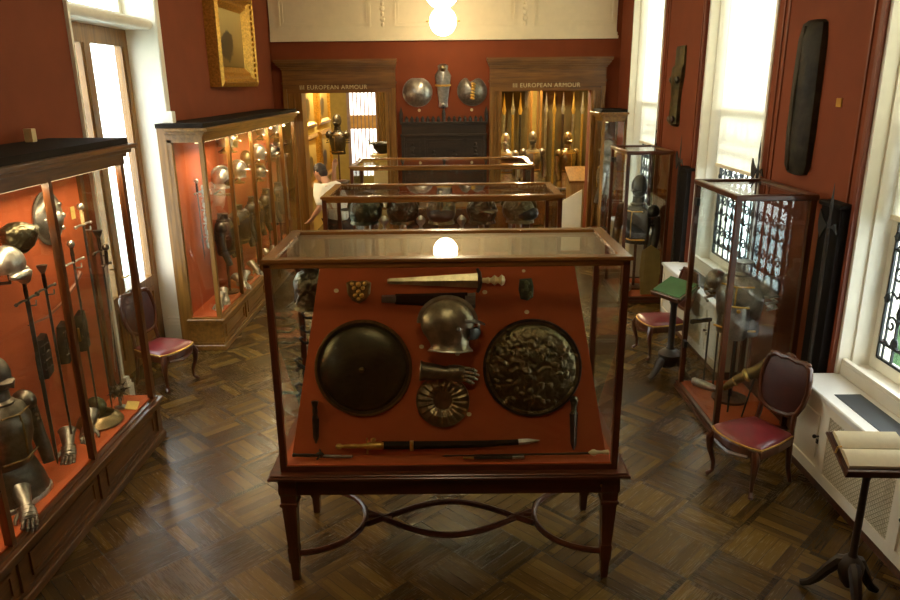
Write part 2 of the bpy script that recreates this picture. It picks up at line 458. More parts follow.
# ---- windows of the right wall
def scroll(mb, y, z, r, turns, a0, sgn, x, t):
    pts = []
    n = int(14*turns)
    for i in range(n+1):
        f = i/n; a = a0 + sgn*f*turns*2*PI; q = r*(1-.82*f)
        pts.append((x, y+q*math.cos(a), z+q*math.sin(a)))
    mb.tube(pts, t, 5)
for wi, (ya, yb) in enumerate(RW):
    where = ('nearest', 'middle', 'farthest')[wi]
    c = (ya+yb)/2; h = (yb-ya)/2
    w = setting('window_%d' % (wi+2), where+' tall window of the right wall with dark leaded scrollwork', 'window', (XR, c, 0))
    mb = MB()
    mb.box(-.012, TH, -h, -h+.03, .80, 4.75); mb.box(-.012, TH, h-.03, h, .80, 4.75); mb.box(-.012, TH, -h, h, 4.72, 4.75)
    for s in (-1, 1):
        a = h*s; mb.box(-.014, .02, min(a, a-s*.045), max(a, a-s*.045), .8, 4.78)
        mb.box(.10, .14, min(a, a-s*.05), max(a, a-s*.05), .8, 4.75)
    mb.build('white_reveal', 'white', w)
    mb = MB(); mb.box(.04, TH, -h, h, .78, .87); mb.box(.015, .10, -h, h, .80, .90); mb.box(.02, .06, -h, h, .90, .93)
    mb.build('window_sill', 'white', w)
    mb = MB(); X0, X1 = .25, .32
    mb.box(X0, X1, -h, -h+.09, .87, 4.75); mb.box(X0, X1, h-.09, h, .87, 4.75); mb.box(X0, X1, -h, h, .87, .96); mb.box(X0, X1, -h, h, 4.65, 4.75); mb.box(X0+.01, X1-.01, -h, h, 2.74, 2.80)
    mb.build('window_frame', 'white', w)
    MB().box(.282, .290, -h+.05, h-.05, .9, 4.7).build('pane', 'winglass', w)
    g = MB(); x = .265
    gy0, gy1, gz0, gz1 = -h+.10, h-.10, .97, 2.74
    for k in range(11):
        y = gy0+(gy1-gy0)*k/10
        g.box(x-.008, x+.008, y-.009, y+.009, gz0, gz1)
    for y in (gy0+.06, gy1-.06): g.box(x-.006, x+.006, y-.006, y+.006, gz0, gz1)
    for z in (gz0, 1.1, 1.85, gz1-.02): g.box(x-.009, x+.009, gy0, gy1, z-.01, z+.012)
    g.build('leaded_grid', 'lead', w)
    g = MB()
    dy = (gy1-gy0)/5
    for k in range(5):
        y = gy0+dy*(k+.5)
        for z in (1.27, 1.66, 2.02, 2.42):
            scroll(g, y-.075, z, .075, 1.25, 0, 1, x, .010); scroll(g, y+.075, z, .075, 1.25, PI, -1, x, .010)
            g.ell((x, y, z-.13), (.02, .045, .05), 8, 5); g.ell((x, y, z+.11), (.018, .03, .055), 8, 5)
            for s in (-1, 1): g.tube([(x, y, z-.13), (x, y+s*.06, z-.17), (x, y+s*.13, z-.13), (x, y+s*.17, z-.17)], [.013, .012, .009, .003], 5)
    for k in range(6):
        y = gy0+dy*k
        for z in (1.46, 1.95, 2.3): g.ell((x, y, z), (.02, .04, .045), 8, 5)
    g.build('iron_scrollwork', 'lead', w)
    bl = thing('roller_blind', where+' cream roller blind drawn halfway down a right-hand window', 'blind', (XR, c, 2.10), group=None)
    MB().box(.205, .209, -h+.08, h-.08, 0, 2.55).build('blind_cloth', 'blind', bl)
    MB().box(.195, .215, -h+.08, h-.08, -.02, .02, .004).build('bottom_bar', 'cream', bl)
    MB().lathe([(.03, -h+.05), (.03, h-.05)], 12, (.207, 0, 2.55), axis='Y').build('roller', 'cream', bl, True)

# outdoors
struct(MB().box(-40, 44, -30, 50, -5.2, -5).build('ground', 'outside'), 'pale ground outside the windows', 'ground')
for y0_, y1_ in ((-2, 6), (6.6, 17)):
    mb = MB(); rings = []
    n = 24
    for i in range(n+1):
        yy = y0_+(y1_-y0_)*i/n; hh = -.4+.35*math.sin(i*1.7)+.25*math.sin(i*.6+y0_)
        rings.append([(7.4, yy, -5), (9.6, yy, -5), (9.3, yy, hh), (8.5, yy, hh+.3), (7.7, yy, hh-.1)])
    mb.loft(rings)
    tag(mb.build('hedge', 'hedge', None, True), 'dull green hedge outside the '+('nearest' if y0_ < 0 else 'middle')+' right-hand window', 'hedge')

# ---- radiator cabinets under the right windows
def radiator(ya, yb, label):
    r = thing('radiator_cabinet', label, 'radiator cabinet', (XR, (ya+yb)/2, 0), group='white radiator cabinets under the windows')
    h = (yb-ya)/2; X0 = -.30
    mb = MB(); mb.box(X0, .0, -h, h, .10, .745)
    # rails and stiles in relief
    d = X0-.015
    cells = [(-h, -h+.50), (-h+.50, h-.50), (h-.50, h)]
    mb.box(d, X0+.01, -h, h, .10, .19); mb.box(d, X0+.01, -h, h, .67, .745)
    for a, b_ in cells: mb.box(d, X0+.01, a, a+.05, .1, .745); mb.box(d, X0+.01, b_-.05, b_, .1, .745)
    mb.build('body', 'white', r)
    MB().box(X0+.02, 0, -h+.01, h-.01, 0, .10).build('plinth', 'mahog', r)
    mb = MB(); mb.box(X0-.035, .05, -h-.02, h+.02, .755, .795, .008); mb.box(X0-.02, .03, -h-.01, h+.01, .74, .757)
    mb.build('top_slab', 'marble', r)
    MB().box(-.235, -.035, -h+.42, h-.42, .794, .799).build('vent', 'grey', r)
    g = MB(); ga, gb = -h+.55, h-.55; xx = X0-.006
    n = 26
    s = .62-.2
    k = -s
    step = .028
    kk = ga-.44
    while kk < gb:
        for sg in (1, -1):
            a0, z0, a1, z1 = kk, .19, kk+.48, .67
            if a0 < ga: z0 += ga-a0; a0 = ga
            if a1 > gb: z1 -= a1-gb; a1 = gb
            if a1-a0 > .02:
                if sg < 0: a0, a1 = ga+gb-a0, ga+gb-a1
                g.tube([(xx, a0, z0), (xx, a1, z1)], .0042, 4)
        kk += step*1.35
    g.build('lattice_grille', 'grill', r)
    for a, b_ in (cells[0], cells[2]):
        mb = MB(); mb.box(X0-.008, X0+.01, a+.1, b_-.1, .25, .61, .006)
        p = mb.build('door', 'white', r)
        mb = MB(); yk = (b_-.09) if a < 0 else (a+.09)
        mb.ell((X0-.035, yk, .44), (.016, .016, .016), 10, 7); mb.tube([(X0, yk, .44), (X0-.03, yk, .44)], .006); mb.box(X0-.012, X0-.005, yk-.012, yk+.012, .38, .415)
        mb.build('knob', 'iron', p, True)
    return r
radiator(3.52, 5.47, 'white radiator cabinet with dark top vent behind the near open-book lectern')
radiator(7.18, 9.34, 'white radiator cabinet beyond the near glass vitrine, under the middle window')
radiator(11.2, 12.8, 'white radiator cabinet beyond the far glass vitrine, under the farthest window')

# ---- door surrounds in the end wall
def lettering(parent, x, z, y, size):
    cu = bpy.data.curves.new('lettering', 'FONT'); cu.body = 'III EUROPEAN ARMOUR'; cu.size = size; cu.extrude = .003
    cu.align_x = 'CENTER'; cu.align_y = 'CENTER'; cu.space_character = 1.12
    cu.materials.append(M['ivory'])
    o = bpy.data.objects.new('lettering', cu); C.objects.link(o)
    o.location = (x, y, z); o.rotation_euler = (PI/2, 0, 0); o.parent = parent
    dg = bpy.context.evaluated_depsgraph_get()
    me = bpy.data.meshes.new_from_object(o.evaluated_get(dg))
    o2 = bpy.data.objects.new('lettering', me); C.objects.link(o2)
    o2.location = o.location; o2.rotation_euler = o.rotation_euler; o2.parent = parent
    bpy.data.objects.remove(o)
    o2.name = 'lettering'
    return o2
def portal(n, a, c, label, wl, wr, el, er, tx):
    p = setting('door_%d' % n, label, 'doorway', ((a+c)/2, YB, 0)); h = (c-a)/2
    for s, w in ((-1, wl), (1, wr)):
        mb = MB()
        x0, x1 = sorted((s*h, s*(h+w)))
        mb.box(x0, x1, -.07, 0, 0, DZ+.09)
        xs = sorted((s*h, s*(h+.05))); mb.box(xs[0], xs[1], -.11, .3, 0, DZ)
        xs = sorted((s*(h+w-.07), s*(h+w))); mb.box(xs[0], xs[1], -.11, 0, 0, DZ+.08)
        xs = sorted((s*(h+w*.4), s*(h+w*.6))); mb.box(xs[0], xs[1], -.085, 0, .2, DZ-.1)
        mb.build('jamb', 'oakz', p)
    mb = MB()
    A, B = -h-wl, h+wr
    mb.box(A, B, -.09, 0, DZ, DZ+.16); mb.box(A-.02, B+.02, -.12, 0, DZ+.16, DZ+.20); mb.box(-h, h, -.02, .3, DZ, DZ+.03)
    mb.box(A, B, -.085, 0, DZ+.20, DZ+.42)
    mb.build('lintel', 'oakx', p)
    mb = MB()
    for i, (z, e) in enumerate(((.42, .2), (.46, .5), (.50, .75), (.545, 1.))): mb.box(A-el*e, B+er*e, -.10-.12*e, 0, DZ+z, DZ+z+.05)
    mb.build('cornice', 'oakx', p)
    lettering(p, tx-(a+c)/2, DZ+.10, -.096, .108)
portal(1, D1[0], D1[1], 'brown wooden door surround with gold lettering left of the dark settle', .34, .19, .12, .04, -2.16)
portal(2, D2[0], D2[1], 'brown wooden door surround with gold lettering right of the dark settle', .22, .24, .06, .10, 1.80)

# ------------------------------------------------------------------ free-standing glass cases
def display_case(name, label, x0, x1, y0, y1, ztop, group, board=True):
    cx, cy = (x0+x1)/2, (y0+y1)/2; hx, hy = (x1-x0)/2, (y1-y0)/2
    r = thing(name, label, 'display case', (cx, cy, 0), group=group)
    zb = .83
    lx, ly = hx+.035, hy+.03
    # legs
    lp = (lx-.02-.05, ly-.02-.05)
    for sx in (-1, 1):
        for sy in (-1, 1):
            X, Y = sx*lp[0], sy*lp[1]
            mb = MB()
            def sq(z, w): return [(X-w, Y-w, z), (X+w, Y-w, z), (X+w, Y+w, z), (X-w, Y+w, z)]
            mb.loft([sq(0, .022), sq(.14, .028), sq(.14, .034), sq(.25, .036), sq(.25, .032), sq(.56, .046), sq(.565, .056), sq(.585, .056), sq(.59, .048), sq(.64, .05), sq(.66, .057), sq(.70, .057)])
            mb.build('leg', 'mahogz', r)
    mb = MB()
    mb.box(-lx+.03, lx-.03, -ly+.025, -ly+.06, .645, .765); mb.box(-lx+.03, lx-.03, ly-.06, ly-.025, .645, .765)
    mb.box(-lx+.03, -lx+.065, -ly+.03, ly-.03, .645, .765); mb.box(lx-.065, lx-.03, -ly+.03, ly-.03, .645, .765)
    for sx in (-1, 1):
        for sy in (-1, 1): mb.box(sx*lp[0]-.055, sx*lp[0]+.055, sy*lp[1]-.055, sy*lp[1]+.055, .70, .765)
    mb.build('apron', 'mahog', r)
    mb = MB()
    for z0, z1, e in ((.762, .778, .02), (.775, .795, .045), (.795, .806, .03)): mb.box(-lx-e+.01, lx+e-.01, -ly-e+.01, ly+e-.01, z0, z1, .004)
    mb.build('base_moulding', 'mahog', r)
    # stretcher
    mb = MB(); z = .19
    for s in (-1, 1):
        pts = []
        for i in range(19):
            a = -PI/2+PI*i/18
            pts.append((s*(-lp[0]+.42*math.cos(a)), lp[1]*math.sin(a), z))
        mb.tube(pts, .0205, 8)
        mb.tube([(s*(-lp[0]+.41), 0.03, z), (s*(-lp[0]+.52), .03, z), (s*(-lp[0]+.60), -.02, z)], .019, 6)
    L = lp[0]-.43
    for s in (-1, 1):
        pts = []
        for i in range(25):
            f = -1+2*i/24
            pts.append((f*L, s*(.20*math.cos(f*PI*.62)), z+.001*s))
        mb.tube(pts, .0205, 8)
    mb.build('stretcher', 'mahog', r, True)
    # glazed box frame
    t = .038
    for sx in (-1, 1):
        for sy in (-1, 1):
            a, b_ = sorted((sx*hx, sx*(hx-t))); c, d = sorted((sy*hy, sy*(hy-t)))
            MB().box(a, b_, c, d, .80, ztop-.03, .004).build('post', 'mahogz', r)
    mb = MB()
    for z0, z1, e, ww in ((ztop-.055, ztop-.02, .0, .04), (ztop-.022, ztop, .012, .062)):
        mb.box(-hx-e, hx+e, -hy-e, -hy+ww, z0, z1, .005); mb.box(-hx-e, hx+e, hy-ww, hy+e, z0, z1, .005)
        mb.box(-hx-e, -hx+ww, -hy+ww*.9, hy-ww*.9, z0, z1, .005); mb.box(hx-ww, hx+e, -hy+ww*.9, hy-ww*.9, z0, z1, .005)
    mb.build('top_rail', 'bronzewood', r)
    mb = MB()
    for s in (-1, 1):
        mb.box(-hx+t, hx-t, s*hy-(t if s > 0 else 0), s*hy+(0 if s > 0 else t), .80, .842); mb.box(s*hx-(t if s > 0 else 0), s*hx+(0 if s > 0 else t), -hy+t, hy-t, .80, .842)
    mb.build('bottom_rail', 'mahog', r)
    MB().box(-hx+.01, hx-.01, -hy+.01, hy-.01, .80, .848).build('case_floor', 'redcloth', r)
    for nm, bx in (('front_pane', (-hx+.03, hx-.03, -hy+.016, -hy+.022, .845, ztop-.05)), ('back_pane', (-hx+.03, hx-.03, hy-.022, hy-.016, .845, ztop-.05)),
                   ('side_pane', (-hx+.016, -hx+.022, -hy+.03, hy-.03, .845, ztop-.05)), ('side_pane', (hx-.022, hx-.016, -hy+.03, hy-.03, .845, ztop-.05)),
                   ('top_pane', (-hx+.03, hx-.03, -hy+.03, hy-.03, ztop-.018, ztop-.010))):
        MB().box(*bx).build(nm, 'glass', r)
    mb = MB(); mb.box(lx-.135, lx-.115, -ly+.017, -ly+.026, .69, .705); 
    mb.build('lock_plate', 'brass', r)
    return r

c1 = display_case('display_case', 'large glass table case in front with two round shields on red board', -1.07, 1.017, 3.956, 4.805, 2.16, 'glass table cases down the middle')
c2 = display_case('display_case', 'second glass table case, holding a row of dark helmets', -1.14, .99, 6.33, 7.19, 2.16, 'glass table cases down the middle')
c3 = display_case('display_case', 'farthest glass table case, in front of the carved black settle', -1.22, 1.02, 8.8, 9.83, 2.16, 'glass table cases down the middle')

# tent-shaped red display board inside the front case, and the frame used for everything mounted on it
AX = math.acos(.2313)
BO = V(-.026, 4.085, .868)
def tent(parent, cx, zlow, ztop_, yb0, ytop, wb, wt, off):
    mb = MB()
    for s in (-1, 1):
        y0_ = s*yb0; y1_ = s*ytop; t = .014*s
        q = [(cx-wb, y0_, zlow), (cx+wb, y0_, zlow), (cx+wt, y1_, ztop_), (cx-wt, y1_, ztop_)]
        mb.loft([q, [(x, y-t, z) for x, y, z in q]])
    mb.box(cx-wt, cx+wt, -abs(ytop)+.001, abs(ytop)-.001, ztop_-.014, ztop_)
    return mb.build('display_board', 'redcloth', parent)
cy1 = (3.956+4.805)/2
tent(c1, BO.x+.0265, .85, .868+1.21*.97, cy1-4.0815, cy1-4.355, .995, .79, 0)

def on_board(name, label, cat, u, v, rot=0., group=None, lift=.004):
    n = V(0, -.9729, .2313); vv = V(0, .2313, .9729)
    p = BO + V(1, 0, 0)*u + vv*v + n*lift
    e = (Matrix.Rotation(AX, 4, 'X') @ Matrix.Rotation(rot, 4, 'Z')).to_euler()
    return thing(name, label, cat, p, e, group)

def dome_profile(R, h, n=10, rim=.012):
    pr = [(0.001, 0), (R-.004, 0), (R, .004), (R, .014), (R-.012, .018), (R-.03, .012)]
    for i in range(n+1):
        f = 1-i/n; r = (R-.035)*f; pr.append((r, .012+h*math.sqrt(max(0, 1-f*f*.98))))
    return pr
# --- shields
def boss_shield(name, label, u, v, R, m, rimm):
    s = on_board(name, label, 'shield', u, v)
    MB().lathe(dome_profile(R, .06, 14), 48).build('dome', m, s, True)
    MB().lathe([(R+.003, .002), (R+.006, .012), (R, .022), (R-.012, .022), (R-.012, .006)], 48).build('rim', rimm, s, True)
    return s
s1 = boss_shield('round_shield', 'plain blackened round shield, left one on the red board', -.533, .54, .302, 'darkshield', 'bronze')
s2 = boss_shield('round_shield', 'round shield embossed all over with figures, right one on the red board', .53, .533, .305, 'emboss', 'darksteel')
mb = MB()
for k in range(46):
    a = random.random()*2*PI; q = .26*math.sqrt(random.random()); z = .012+.06*math.sqrt(max(0, 1-(q/.27)**2))
    L = .03+.03*random.random(); th = random.random()*PI
    mb.ell((q*math.cos(a), q*math.sin(a), z), (.012+.02*random.random(), .012+.02*random.random(), .010), 8, 5)
mb.build('relief_figures', 'emboss', s2, True)
mb = MB(); mb.lathe([(.02, .0), (.018, .09), (.002, .096)], 12); mb.build('boss', 'bronze', s1, True)

# --- burgonet on the board, facing right
h = on_board('burgonet_helmet', 'polished steel helmet with raised visor facing right, top centre of board', 'helmet', 0.02, .80)
def skull(mb, c, rx, ry, rz, lo=-.25):
    mb.ell(c, (rx, ry, rz), 28, 14, lo, 1.)
T = Matrix.Rotation(-PI/2, 4, 'X')        # z-up helmet -> y-up on the board
TB = Matrix(((1, 0, 0, 0), (0, 0, 1, 0), (0, -1, 0, 0), (0, 0, 0, 1))).inverted()
TB = Matrix(((1, 0, 0, 0), (0, 0, 1, 0), (0, -1, 0, .105), (0, 0, 0, 1)))
mb = MB(TB)
rings = []
for i in range(13):
    a = -.32+1.32*i/12; a *= PI/2
    rings.append([(-.02+.165*math.cos(a)*math.cos(k*2*PI/28)+.03*max(0, math.sin(a))*0, .10*math.cos(a)*math.sin(k*2*PI/28), .03+.145*math.sin(a)) for k in range(28)])
mb.loft(rings); mb.build('skull', 'palebronze', h, True)
mb = MB(TB); pts = []
for i in range(17):
    a = PI*.02+PI*.98*i/16; pts.append((-.02+.168*math.cos(a), 0, .03+.150*math.sin(a)))
mb.tube(pts, .012, 6, 2.0); mb.build('comb', 'palebronze', h, True)
mb = MB(TB)
rings = []
for i in range(7):
    f = i/6; x = .085+.125*f
    w = .105*(1-f*.75); z = .055-.035*f+.004
    rings.append([(x, -w, z-.01), (x, 0, z+.03*(1-f)), (x, w, z-.01), (x, 0, z+.03*(1-f)-.012)])
mb.loft(rings); mb.build('peak', 'steel', h, True)
mb = MB(TB)
rings = []
for z, rx, ry, ox in ((.0, .155, .102, -.025), (-.05, .135, .098, -.02), (-.09, .12, .092, -.01), (-.115, .118, .095, -.005), (-.14, .14, .105, -.005)):
    rings.append([(ox+rx*math.cos(k*2*PI/28), ry*math.sin(k*2*PI/28), z) for k in range(28)])
mb.loft(rings); mb.build('cheek_pieces', 'palebronze', h, True)
mb = MB(TB)
mb.tube([(-.13, -.085, -.125), (-.05, -.112, -.135), (.05, -.112, -.14), (.13, -.07, -.135)], .006, 6)
mb.ell((.05, -.101, .0), (.012, .008, .012), 8, 5); mb.ell((.17, -.06, .015), (.008, .008, .02), 8, 5)
mb.build('rolled_edge', 'steel', h, True)
mb = MB(TB)
rings = []
for z, rx in ((-.0, .17), (-.035, .175), (-.07, .155)): rings.append([(.01+rx*math.cos(a), .09*math.sin(a), z) for a in [(-.9+1.8*k/10) for k in range(11)]] + [(.01+(rx-.01)*math.cos(a), .08*math.sin(a), z) for a in [(.9-1.8*k/10) for k in range(11)]])
mb.loft(rings); mb.build('face_guard', 'darksteel', h, True)

# --- gauntlet with five fingers
def gauntlet(root, m='bronze', L=.37, side=1, splay=1.):
    mb = MB()
    rings = []
    for i, (x, ry, rz) in enumerate(((-.18, .062, .05), (-.175, .066, .054), (-.16, .058, .048), (-.08, .048, .042), (-.03, .040, .036), (.0, .043, .036))):
        rings.append([(x, ry*math.cos(k*2*PI/16), .055+rz*math.sin(k*2*PI/16)) for k in range(16)])
    mb.loft(rings); mb.build('cuff', m, root, True)
    mb = MB()
    rings = []
    for x, y, ry, rz in ((-.01, 0, .044, .036), (.03, .0, .052, .036), (.07, -.002, .053, .033), (.10, -.004, .048, .026)):
        rings.append([(x, y+ry*math.cos(k*2*PI/16), .06+rz*math.sin(k*2*PI/16)) for k in range(16)])
    mb.loft(rings)
    for x in (.0, .03, .06, .09): mb.tube([(x, -.05, .07), (x, -.02, .094), (x, .02, .094), (x, .05, .07)], .004, 5)
    mb.build('hand_plates', m, root, True)
    for j, (y, ln) in enumerate(((.033, .085), (.011, .10), (-.012, .092), (-.034, .07))):
        mb = MB()
        p = [(.09, y, .066), (.09+ln*.4, y*1.1-.004*side, .066), (.09+ln*.72, y*1.15-.012*side, .056), (.09+ln, y*1.15-.022*side, .038)]
        mb.tube(p, [.0135, .0125, .0115, .007], 8)
        for q in p[1:3]: mb.ell(q, (.013, .0145, .0145), 8, 5)
        mb.build('finger', m, root, True)
    mb = MB(); mb.tube([(.012, -.038*side, .055), (.035, -.062*side, .05), (.062, -.078*side, .045), (.088, -.082*side, .04)], [.016, .014, .012, .008], 8)
    mb.build('thumb', m, root, True)
g = on_board('gauntlet', 'bronze-toned steel gauntlet pointing right, below the helmet on the red board', 'gauntlet', .005, .515, math.radians(-4))
gauntlet(g, M['palebronze'])
# --- fluted disc
d = on_board('fluted_disc', 'fluted bronze ring-shaped disc with a red hole, centre of the red board', 'disc', -.035, .328)
mb = MB(); R0, R1 = .058, .165; rings = []
for r, z in ((R0, .002), (R0, .008), (R0+.012, .016), (.10, .028), (R1-.02, .02), (R1, .012), (R1, .002)):
    rings.append([(r*math.cos(2*PI*k/60), r*math.sin(2*PI*k/60), z+(.007*((k % 3)/2.) if .009 < z else 0)) for k in range(60)])
rings.append(rings[0]); mb.loft(rings, caps=False); mb.build('fluted_plate', 'brownsteel', d, False)
MB().lathe([(R1-.006, .006), (R1+.004, .010), (R1+.002, .02), (R1-.008, .022), (R1-.006, .006)], 48).build('rim', 'brownsteel', d, True)

# --- broad short sword
s = on_board('short_sword', 'broad bright-bladed short sword with ivory hilt, along the top of the red board', 'sword', 0, 1.086)
mb = MB(); P = []
for x, w, t in ((-.372, .012, .004), (-.36, .017, .007), (.19, .046, .012)):
    P.append([(x, -w, .03), (x, 0, .03+t), (x, w, .03), (x, 0, .03-t*.4)])
mb.loft(P); mb.build('blade', 'giltblade', s)
mb = MB(); mb.tube([(.186, -.075, .03), (.2, -.05, .03), (.207, 0, .03), (.2, .05, .03), (.186, .075, .03)], [.009, .012, .014, .012, .009], 8); mb.build('guard', 'darksteel', s, True)
mb = MB()
mb.lathe([(.006, .21), (.016, .222), (.016, .24), (.021, .255), (.014, .268), (.017, .275), (.033, .295), (.02, .312), (.018, .32), (.036, .338), (.022, .357), (.002, .362)], 12, (0, 0, .03), axis='X')
mb.build('grip', 'ivory', s, True)
s = on_board('scabbard', 'black scabbard with dull metal mounts under the short sword', 'scabbard', -.11, .968, math.radians(-1.5))
mb = MB(); mb.loft([[(x, -w, .006), (x, -w*.6, .024), (x, w*.6, .024), (x, w, .006)] for x, w in ((-.215, .033), (0, .04), (.235, .05))]); mb.build('sheath', 'black', s)
for x0, x1, w in ((-.30, -.21, .028), (.22, .285, .05)):
    mb = MB(); mb.loft([[(x, -q, .004), (x, -q*.6, .028), (x, q*.6, .028), (x, q, .004)] for x, q in ((x0, w*.85), (x1, w))]); mb.build('metal_mount', 'greysteel', s)
# --- small badges
s = on_board('lion_badge', 'small shield-shaped badge with a beast face, top left of the red board', 'badge', -.553, 1.028)
mb = MB(); mb.loft([[(x*k, y*k, z) for x, y in ((-.078, .05), (-.045, .066), (0, .058), (.045, .066), (.078, .05), (.07, -.02), (.04, -.06), (0, -.08), (-.04, -.06), (-.07, -.02))] for z, k in ((0, 1), (.015, 1), (.024, .85))])
mb.build('plate', 'bronze', s)
mb = MB()
for x, y, r in ((-.028, .018, .014), (.028, .018, .014), (0, -.005, .016), (-.02, -.028, .016), (.02, -.028, .016), (-.04, .045, .014), (.04, .045, .014), (0, .04, .018), (0, -.05, .013)): mb.ell((x, y, .026), (r, r, .014), 8, 6)
mb.build('face', 'gold', s, True)
s = on_board('green_plaque', 'small green-black relief plaque, top right of the red board', 'plaque', .492, 1.027)
mb = MB(); mb.loft([[(x*k, y*k, z) for x, y in ((-.04, .065), (.035, .07), (.047, .02), (.044, -.05), (.01, -.07), (-.035, -.06), (-.047, 0))] for z, k in ((0, 1), (.014, 1), (.022, .8))])
mb.build('plate', plain('green_patina', (.045, .06, .03), .45, .5, .4, 30, .5), s)
mb = MB()
for k in range(9): mb.ell((random.uniform(-.03, .03), random.uniform(-.05, .05), .02), (.012, .014, .008), 8, 5)
mb.build('relief', plain('green_patina_light', (.09, .11, .05), .45, .5, .3, 30, .3), s, True)
for lab, u, v in (('left of the beast-face badge', -.695, 1.03), ('above the green plaque', .478, 1.143), ('under the short sword hilt', .235, 1.012), ('below the green plaque', .497, .885), ('left of the helmet neck', -.165, .672), ('right of the helmet neck', .06, .625), ('right of the fluted disc', .13, .24)):
    o = on_board('number_disc', 'tiny pale number disc pinned '+lab, 'label', u, v, group='pale number discs on the red board')
    MB().lathe([(.013, 0), (.013, .004), (.002, .005)], 14, sx=1.2).build('disc', 'ivory', o)
# --- hanging things low on the board
s = on_board('dagger', 'thin dark dagger hanging point down, lower left of the red board', 'dagger', -.84, .205)
mb = MB(); mb.loft([[(-w, y, .006), (0, y, .022), (w, y, .006)] for y, w in ((-.14, .004), (-.10, .018), (.02, .022))]); mb.build('blade', 'darksteel', s)
mb = MB(); mb.lathe([(.016, .02), (.02, .03), (.013, .045), (.018, .07), (.013, .09), (.021, .115), (.022, .13), (.004, .135)], 10, (0, 0, .02), axis='Y'); mb.build('grip', 'embossd', s, True)
s = on_board('dagger', 'dark sheathed dagger hanging point down below the embossed shield', 'dagger', .79, .18)
mb = MB(); mb.loft([[(-w, y, .006), (0, y, .03), (w, y, .006)] for y, w in ((-.17, .006), (-.13, .02), (.06, .026))]); mb.build('sheath', 'darksteel', s)
mb = MB(); mb.lathe([(.02, .06), (.026, .065), (.016, .08), (.019, .11), (.028, .15), (.02, .17), (.004, .175)], 10, (0, 0, .022), axis='Y'); mb.build('grip', 'embossd', s, True)
# --- long sword
s = on_board('long_sword', 'long sword in a black scabbard with gilt hilt, lying low across the red board', 'sword', 0, .055, math.radians(.6), lift=.012)
mb = MB(); mb.loft([[(x, y-w, .012), (x, y, .012+w*.8), (x, y+w, .012), (x, y, .004)] for x, w, y in ((-.42, .026, 0), (-.2, .026, -.004), (.2, .023, -.004), (.45, .018, .004))]); mb.build('scabbard', 'black', s)
mb = MB(); mb.loft([[(x, y-w, .012), (x, y, .012+w*.8), (x, y+w, .012), (x, y, .004)] for x, w, y in ((.44, .02, .004), (.50, .018, .007), (.575, .003, .012))]); mb.build('chape', 'steel', s)
mb = MB(); mb.lathe([(.003, -.715), (.017, -.705), (.019, -.685), (.010, -.672), (.013, -.65), (.015, -.6), (.013, -.55), (.018, -.52), (.026, -.50), (.027, -.43), (.02, -.41)], 12, (0, 0, .02), axis='X')
mb.tube([(-.515, -.05, .02), (-.51, 0, .022), (-.515, .05, .02)], .006, 6); mb.ell((-.475, .038, .02), (.02, .014, .01), 8, 5)
mb.build('hilt', 'gold', s, True)
mb = MB(); mb.box(-.245, -.222, -.034, .026, .0, .04, .004); mb.build('ring_mount', 'gold', s)
# --- lying on the case floor
s = thing('dagger', 'short steel dagger lying in the lower left corner of the front case', 'dagger', (-.835, 4.035, .862), (0, 0, math.radians(-3)))
MB().lathe([(.002, .0), (.011, .02), (.010, .19), (.013, .2), (.001, .21)], 10, (0, 0, .01), axis='X').build('sheath', 'greysteel', s, True)
mb = MB(); mb.tube([(-.01, -.045, .012), (0, -.02, .014), (0, .02, .018), (-.012, .045, .03)], .006, 6); mb.ell((-.0, .0, .018), (.03, .012, .02), 8, 6); mb.build('guard', 'darksteel', s, True)
MB().lathe([(.001, -.18), (.014, -.172), (.010, -.15), (.012, -.08), (.009, -.01)], 10, (0, 0, .014), axis='X').build('grip', 'darksteel', s, True)
s = thing('rapier', 'slender rapier with pale carved pommel lying along the front case floor', 'sword', (.55, 4.03, .862), (0, 0, math.radians(1)))
MB().lathe([(.001, -.62), (.005, -.6), (.008, .3), (.008, .33)], 8, (0, 0, .012), axis='X').build('blade', 'darksteel', s, True)
mb = MB(); mb.lathe([(.004, .30), (.012, .312), (.018, .322), (.020, .34), (.012, .352), (.011, .37), (.010, .385), (.014, .40), (.016, .425), (.003, .432)], 12, (0, 0, .018), axis='X'); mb.build('hilt', 'ivory', s, True)
s = thing('knife', 'small sheathed knife lying in front of the rapier in the front case', 'knife', (.27, 3.995, .862))
MB().lathe([(.002, -.15), (.010, -.13), (.011, .12), (.010, .14)], 8, (0, 0, .01), axis='X').build('sheath', 'darksteel', s, True)
MB().lathe([(.012, .10), (.0125, .17), (.003, .175)], 8, (0, 0, .01), axis='X').build('silver_mount', 'steel', s, True)
MB().lathe([(.003, -.21), (.009, -.2), (.010, -.14)], 8, (0, 0, .01), axis='X').build('grip', 'brass', s, True)

# --- things mounted on the far side of the tent, seen past its left edge
def tent_back(name, label, cat, x, z, group=None):
    y = 4.3805+ (cy1-4.0815 if 0 else 0)
    return thing(name, label, cat, (x, 4.62, z), (0, 0, 0), group)
s = tent_back('black_helmet', 'black fluted helmet fixed behind the red board, at its upper left edge', 'helmet', -.93, 1.79)
mb = MB(); rings = []
for z, rx, ry in ((-.12, .15, .11), (-.09, .13, .10), (-.02, .115, .1), (.06, .12, .1), (.12, .09, .08), (.155, .03, .03)):
    rings.append([(rx*math.cos(2*PI*k/20)*(1+.06*math.cos(6*PI*k/10)), ry*math.sin(2*PI*k/20), z) for k in range(20)])
mb.loft(rings); mb.build('bowl', 'embossd', s, True)
mb = MB(); mb.loft([[(-.09, -.05, -.07), (-.09, .05, -.07), (-.09, .04, -.05), (-.09, -.04, -.05)], [(-.19, -.01, -.125), (-.19, .01, -.125), (-.19, .01, -.118), (-.19, -.01, -.118)]]); mb.build('beak', 'embossd', s)
mb = MB()
